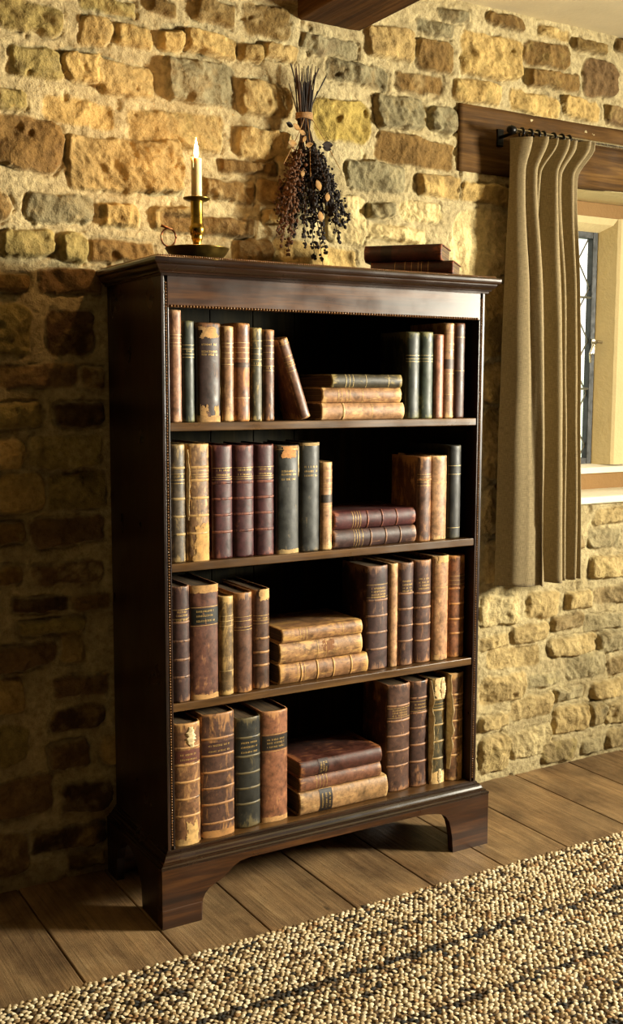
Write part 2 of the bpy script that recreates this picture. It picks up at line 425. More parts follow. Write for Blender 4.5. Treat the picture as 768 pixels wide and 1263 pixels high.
    at = me.attributes.new('col', 'FLOAT_COLOR', 'POINT')
    c4 = np.concatenate([np.clip(C, 0, 1).reshape(-1, 3), np.ones((len(V), 1))], 1)
    at.data.foreach_set('color', c4.ravel().astype(np.float32))
    me.validate()
    o = bpy.data.objects.new('wall_far', me); COL.objects.link(o); me.materials.append(M['stone'])
    tag(o, kind='structure')
build_stone_wall()

tag(box('wall_left', XL-.1, XL, YB, .05, 0, ZC, M['plaster']), kind='structure')
tag(box('wall_back', XL-.1, XR+.1, YB-.1, YB, 0, ZC, M['plaster']), kind='structure')
# right wall with the daylight window
RY0, RY1, RZ0, RZ1 = -2.62, -1.98, 1.15, 1.95
bm = bmesh.new()
add_box(bm, XR, XR+.25, YB, RY0, 0, ZC); add_box(bm, XR, XR+.25, RY1, .05, 0, ZC)
add_box(bm, XR, XR+.25, RY0, RY1, 0, RZ0); add_box(bm, XR, XR+.25, RY0, RY1, RZ1, ZC)
tag(obj('wall_right', bm, M['plaster']), kind='structure')
tag(box('ceiling', XL-.1, XR+.25, YB-.1, .02, ZC-.004, ZC+.1, M['ceil']), kind='structure')

# floor of wide boards running away from the viewer
bm = bmesh.new()
edges = [-2.62, -2.39, -2.15, -1.92, -1.68, -1.44, -1.2, -.955, -.72, -.495, -.26, -.033, .19, .425, .66, .893, 1.126, 1.38, 1.62, 1.86, 2.1, 2.34, 2.58, 2.82, 3.06, 3.3, 3.65]
cuts = {}
for i, (a, b) in enumerate(zip(edges, edges[1:])):
    ys = [-4.5, -3.1-.37*(i % 3), .04]
    for y0, y1 in zip(ys, ys[1:]):
        add_box(bm, a+.0018, b-.0018, y0+.0015, y1-.0015, -.03, 0.0, .0022, 2)
fo = obj('floor', bm, M['floor'])
at = fo.data.attributes.new('plank', 'FLOAT', 'FACE')
rr = np.random.RandomState(3).rand(200)
vals = []
for p in fo.data.polygons:
    k = max(0, sum(1 for e in edges if e < p.center.x)-1)
    vals.append(rr[k*3 + (1 if p.center.y > -3.5 else 0)])
at.data.foreach_set('value', vals)
tag(fo, kind='structure')
tag(box('trim_1', XL, XR, YB, .05, -.06, -.032, M['void']), kind='structure')

# ceiling beam running out from the wall
bm = bmesh.new()
add_box(bm, .556, .757, YB, .03, 2.246, ZC+.02, .006)
tag(obj('trim_2', bm, M['beam']), kind='structure')

# oak lintel over the window
bm = bmesh.new()
nx, nz = 90, 14
vs = []
for j in range(nz+1):
    for i in range(nx+1):
        x = 1.10+1.56*i/nx; z = 1.9045+.193*j/nz
        y = -.001 + .004*mnoise.noise((x*3, z*40, 1)) + .003*mnoise.noise((x*9, z*9, 4))
        vs.append((x, y, z))
fs = [(j*(nx+1)+i, j*(nx+1)+i+1, (j+1)*(nx+1)+i+1, (j+1)*(nx+1)+i) for j in range(nz) for i in range(nx)]
n0 = len(vs)
lo = link_mesh('trim_3', vs, fs, M['oak'], smooth=True)
m = lo.modifiers.new('depth', 'SOLIDIFY'); m.thickness = .03; m.offset = -1
tag(lo, kind='structure')

# window recess, stone mullioned frame, casement
w = empty('window_1', (1.95, .2, WZ0)); tag(w, kind='structure')
def wchild(name, bm, mat, smooth=False):
    o = obj(name, bm, mat, None, smooth); o.parent = w; o.matrix_parent_inverse = Matrix.Translation((-1.95, -.2, -WZ0)); return o
FY = .20
bm = bmesh.new()
add_box(bm, WX0-.03, WX0, .006, .34, WZ0, WZ1, .004); add_box(bm, WX1, WX1+.03, .006, .34, WZ0, WZ1, .004)
add_box(bm, WX0, WX1, .02, .34, WZ1-.0005, WZ1+.03)
wchild('reveal', bm, M['dress'])
# sill board with a rounded nose
bm = bmesh.new(); add_box(bm, WX0-.01, WX1+.01, -.018, FY+.1, .882, .906, .005)
wchild('window_sill', bm, M['sill'])
# brown stone riser and pale lower ledge of the frame
bm = bmesh.new(); add_box(bm, WX0, WX1, FY-.004, .34, .904, .966, .003); wchild('sill_riser', bm, M['dressb'])
bm = bmesh.new()
add_prism(bm, [(FY-.022, .964), (FY+.015, .9635), (FY+.06, .9635), (FY+.14, .964), (FY+.14, .992), (FY+.05, .992), (FY-.018, .984)], WX0, WX1, 'x')
wchild('frame_ledge', bm, M['sill'])
bm = bmesh.new(); add_box(bm, WX0, WX1, FY-.002, .34, 1.856, WZ1-.001, .003); wchild('frame_head', bm, M['dressb'])
bm = bmesh.new()
add_prism(bm, [(FY, 1.856), (FY+.012, 1.835), (FY+.05, 1.812), (FY+.14, 1.812), (FY+.14, 1.857)], WX0, WX1, 'x')
wchild('frame_head_moulding', bm, M['dress'])
def upright(xc, hw):
    bm = bmesh.new()
    pr = [(xc-hw, FY+.05), (xc-hw*.45, FY), (xc-hw*.3, FY-.006), (xc+hw*.3, FY-.006), (xc+hw*.45, FY), (xc+hw, FY+.05), (xc+hw, FY+.082), (xc-hw, FY+.082)]
    a = [bm.verts.new((p[0], p[1], .99)) for p in pr]; b = [bm.verts.new((p[0], p[1], 1.857)) for p in pr]
    for i in range(len(pr)): bm.faces.new([a[i], a[(i+1) % len(pr)], b[(i+1) % len(pr)], b[i]])
    return bm
wchild('mullion', upright(2.006, .076), M['dress'])
wchild('jamb', upright(1.455, .05), M['dress'])
wchild('jamb', upright(2.46, .05), M['dress'])
for (a, b) in ((1.505, 1.930), (2.054, 2.41)):
    y0, y1 = FY+.06, FY+.075
    bm = bmesh.new(); t = .024
    add_box(bm, a, a+t, y0-.008, y1+.004, .99, 1.814, .002); add_box(bm, b-t, b, y0-.008, y1+.004, .99, 1.814, .002)
    add_box(bm, a+t, b-t, y0-.008, y1+.004, .99, 1.014, .002); add_box(bm, a+t, b-t, y0-.008, y1+.004, 1.79, 1.814, .002)
    cf = wchild('casement_frame', bm, M['irong'])
    bm = bmesh.new()                                   # lead cames in a diamond lattice
    x0, x1, z0, z1 = a+t, b-t, 1.014, 1.79
    dw, dh = .118, .187
    segs = []
    for sgn in (1, -1):
        for k in range(-12, 14):
            # line: z = zc + sgn*dh/dw*(x-x1) + k*dh
            pts = []
            zA = z0+.045+k*dh; n = 60
            prev = None
            for q in range(n+1):
                x = x0+(x1-x0)*q/n; z = zA + sgn*(dh/dw)*(x-x1)
                if z0 <= z <= z1:
                    if prev is None: prev = (x, z)
                    last = (x, z)
            if prev is not None and (prev != last): segs.append((prev, last))
    for p, q in segs: add_tube(bm, [(p[0], y0+.004, p[1]), (q[0], y0+.004, q[1])], .0028, 5)
    lc = wchild('lead_lattice', bm, M['lead'])
    bm = bmesh.new()
    for z in (1.262, 1.585): add_tube(bm, [(x0-.004, y0-.003, z), (x1+.004, y0-.003, z)], .0045, 6)
    wchild('saddle_bars', bm, M['lead'])
    bm = bmesh.new(); add_box(bm, x0-.004, x1+.004, y0+.008, y0+.010, z0-.004, z1+.004); wchild('glass_pane', bm, M['glass'])
    # catch
    bm = bmesh.new(); hxp = b-.012
    add_box(bm, hxp-.008, hxp+.008, y0-.014, y0-.006, 1.385, 1.44, .002)
    add_tube(bm, [(hxp, y0-.012, 1.425), (hxp, y0-.036, 1.428), (hxp+.012, y0-.045, 1.426)], .005, 8)
    add_tube(bm, [(hxp, y0-.032, 1.43), (hxp-.02, y0-.036, 1.418), (hxp-.035, y0-.034, 1.385), (hxp-.028, y0-.03, 1.355)], [.005, .0055, .005, .004], 8)
    wchild('window_catch', bm, M['steel'])
w2 = empty('window_2', (XR+.1, (RY0+RY1)/2, RZ0)); tag(w2, kind='structure')
bm = bmesh.new()
for (a, b, c, d) in ((RY0, RY0+.03, RZ0, RZ1), (RY1-.03, RY1, RZ0, RZ1), (RY0, RY1, RZ0, RZ0+.03), (RY0, RY1, RZ1-.03, RZ1)):
    add_box(bm, XR+.14, XR+.18, a, b, c, d, .002)
o = obj('window_frame', bm, M['irong'], w2); o.matrix_parent_inverse = Matrix.Translation((-(XR+.1), -(RY0+RY1)/2, -RZ0))

# ------------------------------------------------------------------ bookcase
BW, BD = .923, .35
bc = empty('bookcase', (BW/2, -BD/2, 0))
tag(bc, 'tall dark mahogany bookcase with four rows of old books against the stone wall', 'bookcase')
def bpart(name, bm, mat, smooth=False):
    o = obj(name, bm, mat, None, smooth); o.parent = bc
    o.matrix_parent_inverse = Matrix.Translation((-BW/2, BD/2, 0)); return o
def add_sweep(bm, prof, x0, x1, yf, yb):
    P = [lambda o: (x0-o, yb), lambda o: (x0-o, yf-o), lambda o: (x1+o, yf-o), lambda o: (x1+o, yb)]
    ring = [[bm.verts.new((*p(o), z)) for (o, z) in prof] for p in P]
    n = len(prof)
    for a, b in zip(ring, ring[1:]):
        for i in range(n): bm.faces.new([a[i], b[i], b[(i+1) % n], a[(i+1) % n]])
    bm.faces.new(ring[0]); bm.faces.new(ring[-1][::-1])
T = .018
for x0, x1 in ((0, T), (BW-T, BW)):
    bm = bmesh.new(); add_box(bm, x0, x1, -BD+.004, -.012, .1, 1.515)
    # thin proud fillets on the front edge
    s = x0 if x0 == 0 else x1
    g = 1 if x0 == 0 else -1
    a, b = sorted((s, s+g*.0075)); add_box(bm, a, b, -BD-.001, -BD+.006, .178, 1.515, .001)
    a, b = sorted((s+g*.0145, s+g*.0182)); add_box(bm, a, b, -BD-.0005, -BD+.006, .178, 1.443, .001)
    bpart('side_panel', bm, M['mahz'])
bm = bmesh.new()
n = 7; wv = (BW-2*T)/n
for i in range(n): add_box(bm, T+i*wv+.0008, T+(i+1)*wv-.0008, -.03, -.012, .155, 1.515, .002)
add_box(bm, T, BW-T, -.013, -.008, .155, 1.515)
bpart('back_panel', bm, M['back'])
SH = {1: 1.1848, 2: .8605, 3: .5297, 4: .1791}
for k, z in SH.items():
    bm = bmesh.new(); add_box(bm, T+.0004, BW-T-.0004, -BD+.002, -.031, z-.0195, z, .0018)
    bpart('shelf', bm, M['shelf'])
bm = bmesh.new(); add_box(bm, T-.003, BW-T+.003, -BD-.001, -BD+.018, 1.443, 1.515, .0012)
bpart('frieze', bm, M['mahx'])
bm = bmesh.new()
add_sweep(bm, [(-.1, 1.512), (.003, 1.512), (.004, 1.5165), (.008, 1.5175), (.009, 1.5205), (.0125, 1.523), (.0165, 1.527), (.0185, 1.532), (.019, 1.5345),
               (.0225, 1.5355), (.0255, 1.538), (.0268, 1.542), (.0268, 1.547), (.0258, 1.5495), (.0235, 1.551), (-.1, 1.551)], 0, BW, -.358, -.004)
add_box(bm, .09, BW-.09, -.27, -.004, 1.545, 1.551)
bpart('cornice', bm, M['mahc'])
def beads(pts, r, flat):
    """rows of tiny turned beads, pts = list of (x,y,z)"""
    V = []; F = []
    for (x, y, z) in pts:
        b = len(V)
        for i in (1, 2):
            for k in range(6):
                th = PI*i/3; ph = 2*PI*k/6
                V.append((x+r*math.sin(th)*math.cos(ph), y+r*math.cos(th)*-1.0, z+r*math.sin(th)*math.sin(ph)))
        V.append((x, y-r, z)); V.append((x, y+r, z))
        for k in range(6):
            k2 = (k+1) % 6
            F += [(b+k, b+k2, b+6+k2, b+6+k), (b+12, b+k2, b+k), (b+13, b+6+k, b+6+k2)]
    return V, F
def beadpart(pts, r):
    V, F = beads(pts, r, 1)
    o = link_mesh('bead_moulding', V, F, M['bead'], None, True); o.parent = bc
    o.matrix_parent_inverse = Matrix.Translation((-BW/2, BD/2, 0))
zz = np.arange(.19, 1.498, .0066)
beadpart([(.011, -BD+.0005, z) for z in zz], .0029)
beadpart([(BW-.011, -BD+.0005, z) for z in zz], .0029)
beadpart([(x, -BD-.001, 1.446) for x in np.arange(.024, BW-.02, .0078)], .0036)
beadpart([(x, -.358-.0145, 1.5535) for x in np.arange(-.014, BW+.016, .0055)] + [(-.0145, y, 1.5535) for y in np.arange(-.366, -.01, .0055)]
         + [(BW+.0145, y, 1.5535) for y in np.arange(-.366, -.01, .0055)], .0029)
bm = bmesh.new()
add_sweep(bm, [(-.015, .140), (.0255, .140), (.0275, .146), (.0275, .150), (.0245, .1525), (.0215, .1535), (.0215, .157), (.0175, .1575), (.0145, .160), (.0120, .165), (.0085, .1685),
               (.008, .172), (.0045, .1725), (.0035, .1765), (.0005, .1785), (-.015, .1785)], 0, BW, -BD, -.012)
bpart('base_moulding', bm, M['mahc'])
AP = [(-.0265, 0), (.074, 0), (.0745, .001), (.0765, .05), (.083, .064), (.095, .076), (.112, .084), (.13, .092), (.145, .103), (.16, .115), (.178, .1245), (.205, .128),
      (.705, .128), (.735, .127), (.757, .1235), (.770, .1215), (.787, .117), (.803, .107), (.814, .09), (.820, .07), (.825, .045), (.8285, .0), (.9495, 0), (.9495, .146), (-.0265, .146)]
bm = bmesh.new(); fs = add_prism(bm, AP, -.3765, -.355)
bpart('front_apron', bm, M['mahx'])
bm = bmesh.new(); add_box(bm, -.0285, .0748, -.3785, -.350, 0, .0475, .002); bpart('foot_block', bm, M['mahx'])
SA = [(-.355, 0), (-.25, 0), (-.245, .06), (-.225, .09), (-.19, .12), (-.17, .128), (-.15, .128), (-.12, .12), (-.09, .09), (-.08, .06), (-.075, 0), (-.012, 0), (-.012, .146), (-.355, .146)]
for a, b in ((-.0265, -.006), (BW+.006, .9495)):
    bm = bmesh.new(); add_prism(bm, SA, a, b, 'x'); bpart('side_apron', bm, M['mahy'])
for a, b in ((0, .1), (.74, BW)):
    bm = bmesh.new(); add_box(bm, a, b, -.04, -.015, 0, .13, .002); bpart('rear_foot', bm, M['mahx'])
# ------------------------------------------------------------------ books
def spine_pt(w, u, off, a0=1.12, bul=None):
    """point on the rounded spine, u in -1..1; returns x, y (y=0 at the crown, + into the shelf)"""
    a = u*a0
    bl = bul if bul is not None else min(.010, w*.22)
    x = (w/2+off)*math.sin(a)/math.sin(a0)
    y = bl*(1-(math.cos(a)-math.cos(a0))/(1-math.cos(a0))) - off*math.cos(a)
    return x, y

def strip(w, u0, u1, z0, z1, off, nu=10, zf=None):
    V = []; F = []
    for j in range(2):
        for i in range(nu+1):
            u = u0+(u1-u0)*i/nu; x, y = spine_pt(w, u, off); V.append((x, y, (z0, z1)[j]))
    for i in range(nu): F.append((i, i+1, nu+2+i, nu+1+i))
    return V, F

def merge(parts):
    V = []; F = []
    for v, f in parts:
        b = len(V); V += v; F += [tuple(i+b for i in q) for q in f]
    return V, F

def make_book(label, group, loc, rot, w, h, d, base, worn, wear=.5, bands=(), fil=(), lab=None, txt=(), patch=(), flap=(), top='#2a1a10', seed=0, gilt='gilt', cname=None):
    rg = random.Random(seed*131+7)
    root = empty('book', loc, rot); tag(root, label, 'book', group)
    mat = m_leather(base, worn, wear)
    t = .0028
    # cover: spine arc + two boards, as a thick shell
    nu = 14
    outer = [(-w/2, d), (-w/2, .020), (-w/2+.0011, .0135)] if d > .05 else [(-w/2, d)]
    outer += [spine_pt(w, -1+2*i/nu, 0) for i in range(nu+1)]
    outer += [(w/2-.0011, .0135), (w/2, .020), (w/2, d)]
    inner = []
    for (x, y) in outer:
        k = (w/2-t)/(w/2)
        inner.append((x*k, max(y+t*.8, y) if y < d-.001 else y))
    inner = [(x, y+(.0015 if 0 else 0)) for x, y in inner]
    nz = 22
    bm = bmesh.new(); rings = []
    n = len(outer)
    lay = bm.verts.layers.float.new('edge')
    zl = [0, .0015, .005, .012] + [h*k/nz for k in range(1, nz)] + [h-.012, h-.005, h-.0015, h]
    zl = sorted(z for z in zl)
    for z in zl:
        ring = []
        e = min(z, h-z)
        tuck = .0012*max(0, 1-e/.004)**2
        for q, (x, y) in enumerate(outer):
            onsp = 3 <= q < n-3
            yy = y + (tuck if onsp else 0) + (.0006*mnoise.noise((x*60+seed, z*50, seed*1.7)) if onsp else 0)
            zz = z
            if onsp and e < .001:
                zz = z + (-1 if z > h/2 else 1)*(.0012+.0012*mnoise.noise((x*200, seed*2.1, z)))*(1 if e < .0005 else 0)
            v = bm.verts.new((x, yy, zz)); v[lay] = max(0, 1-e/.022) + (.25 if abs(x) > w/2*.93 else 0)
            ring.append(v)
        ri = []
        for (x, y) in inner:
            v = bm.verts.new((x, y, z)); v[lay] = .6; ri.append(v)
        rings.append((ring, ri))
    for (a, ai), (b, bi) in zip(rings, rings[1:]):
        for k in range(n-1):
            bm.faces.new([a[k], a[k+1], b[k+1], b[k]]); bm.faces.new([ai[k+1], ai[k], bi[k], bi[k+1]])
        bm.faces.new([a[0], b[0], bi[0], ai[0]]); bm.faces.new([a[-1], ai[-1], bi[-1], b[-1]])
    for (a, ai), s in ((rings[0], 1), (rings[-1], -1)):
        for k in range(n-1): bm.faces.new([a[k], ai[k], ai[k+1], a[k+1]][::s])
    obj('cover', bm, mat, root, True)
    # page block
    bm = bmesh.new()
    pr = [(-w/2+t+.0002, d-.004), (-w/2+t+.0002, .012)] + [(lambda p: (p[0]*.82, p[1]+.0045))(spine_pt(w, -1+2*i/6, 0)) for i in range(7)] + [(w/2-t-.0002, .012), (w/2-t-.0002, d-.004), (0, d-.009)]
    a = [bm.verts.new((x, y, .004)) for x, y in pr]; b = [bm.verts.new((x, y, h-.004)) for x, y in pr]
    bm.faces.new(a); bm.faces.new(b[::-1])
    for i in range(len(pr)): bm.faces.new([a[i], b[i], b[(i+1) % len(pr)], a[(i+1) % len(pr)]])
    obj('page_block', bm, M['pages'], root)
    for f in bands:
        V = []; F = []; pf = [(-.0032, -.0003), (-.0018, .0012), (0, .0017), (.0018, .0012), (.0032, -.0003)]
        for i in range(13):
            u = -1+2*i/12
            for dz, off in pf:
                x, y = spine_pt(w, u, off); x = max(-w/2, min(w/2, x)); V.append((x, y, h*f+dz+.0006*mnoise.noise((u*2, f*9, seed))))
        for i in range(12):
            for k in range(4): F.append((i*5+k, i*5+k+1, i*5+k+6, i*5+k+5))
        o = link_mesh('raised_band', V, F, m_leather(base, worn, min(1, wear+.35)), root, True)
        at = o.data.attributes.new('edge', 'FLOAT', 'POINT'); at.data.foreach_set('value', [.75]*len(V))
    if lab:
        z0, z1, lc = lab
        V, F = strip(w, -.93, .93, h*z0, h*z1, .0006, 12)
        o = link_mesh('title_label', V, F, m_leather(lc, worn, .25), root, True)
    gp = []
    for f in fil:
        V, F = strip(w, -.95, .95, h*f-.0005, h*f+.0005, .0008, 10); link_mesh('gilt_fillet', V, F, M[gilt], root, True)
    gp = []
    for f in txt:
        z = h*f; ng = max(3, int(w/.0045)); us = [-.55+1.1*(i+.5)/ng for i in range(ng)]
        hh = .0021
        for u in us:
            if rg.random() < .12: continue
            du = .28/ng
            k = rg.random()
            gp.append(strip(w, u-du, u-du*.35, z-hh, z+hh*rg.uniform(.6, 1), .0010, 1))
            if k > .3: gp.append(strip(w, u-du, u+du, z+hh*.5, z+hh, .0010, 1))
            if k < .75: gp.append(strip(w, u+du*.3, u+du, z-hh, z+hh*.7, .0010, 1))
            if k > .5: gp.append(strip(w, u-du, u+du, z-hh, z-hh*.5, .0010, 1))
    if gp:
        V, F = merge(gp); link_mesh('gilt_lettering', V, F, M[gilt], root, True)
    for (u0, u1, z0, z1, hc, sd) in patch:
        NU, NZ = 22, 40; V = []; F = []
        for j in range(NZ+1):
            for i in range(NU+1):
                u = u0+(u1-u0)*i/NU; x, y = spine_pt(w, u, .0007+.0003*mnoise.noise((u*4, j*.3, sd))); V.append((x, y, h*(z0+(z1-z0)*j/NZ)))
        for j in range(NZ):
            for i in range(NU):
                a = (i+.5)/NU*2-1; b = (j+.5)/NZ*2-1
                eu = abs(a) if (u0 > -.9 or a > 0) and (u1 < .9 or a < 0) else 0
                ez = abs(b)
                if z1 > .97 and b > 0: ez = 0
                if z0 < .03 and b < 0: ez = 0
                if max(eu, ez)**2 + .75*(mnoise.noise((a*2.2+sd, b*2.6*(z1-z0)*4, sd*1.3))) + .3*mnoise.noise((a*9, b*9*(z1-z0)*4, sd)) < .62:
                    q = j*(NU+1)+i; F.append((q, q+1, q+NU+2, q+NU+1))
        if F: link_mesh('worn_patch', V, F, m_worn(hc), root, True)
    for (u, z0, z1, wd, lift, sd) in flap:      # strips of torn leather and paper standing off the spine
        V = []; F = []; N = 26
        for j in range(N+1):
            z = h*(z0+(z1-z0)*j/N); s = math.sin(PI*min(1, max(0, j/N)))
            ww = wd*(.35+.65*s)*(1+.5*mnoise.noise((j*.5, sd, 1)))
            for i in range(4):
                k = i/3
                uu = u+ww*(k-.5)*2/w + .10*mnoise.noise((j*.25, sd, 3)); x, y = spine_pt(w, max(-1.1, min(1.1, uu)), .0008)
                y -= lift*(k**1.3)*(.5+s*.5)*(1+.6*mnoise.noise((j*.4, sd*2, 7)))
                V.append((x, y, z+.002*mnoise.noise((j*.7, k, sd))))
        for j in range(N):
            for i in range(3): F.append((j*4+i, j*4+i+1, j*4+i+5, j*4+i+4))
        o = link_mesh('torn_strip', V, F, M['paper'], root, True)
        m = o.modifiers.new('t', 'SOLIDIFY'); m.thickness = .0006
    return root

def m_worn(h):
    k = ('worn', h)
    if k not in MC: MC[k] = m_paper('worn_'+h.strip('#'), h, '#'+''.join('%02x' % int(int(h[i:i+2], 16)*.66) for i in (1, 3, 5)))
    return MC[k]

# leather tones: base, worn
TAN = ('#9c6a3a', '#cfa468'); LTAN = ('#b9834c', '#dcb47a'); PINK = ('#a9714a', '#d6a87a'); GREEN = ('#2b3022', '#6e6a44'); DBR = ('#3c2217', '#8a5c36')
BRN = ('#6b4024', '#b98450'); RBR = ('#5e2f20', '#a86e48'); BURG = ('#4e1c1e', '#8d5440'); PLUM = ('#4a2c26', '#9a7050'); SLATE = ('#33322b', '#77664a')
ORG = ('#955624', '#c98b4a'); GRB = ('#5b4a34', '#b79a66'); OLV = ('#50482a', '#b79c60')
B4 = (.30, .44, .58, .72)
B5 = (.18, .34, .50, .66, .83)
G1, G2, G3, G4 = ['books on the %s shelf' % s for s in ('top', 'second', 'third', 'bottom')]
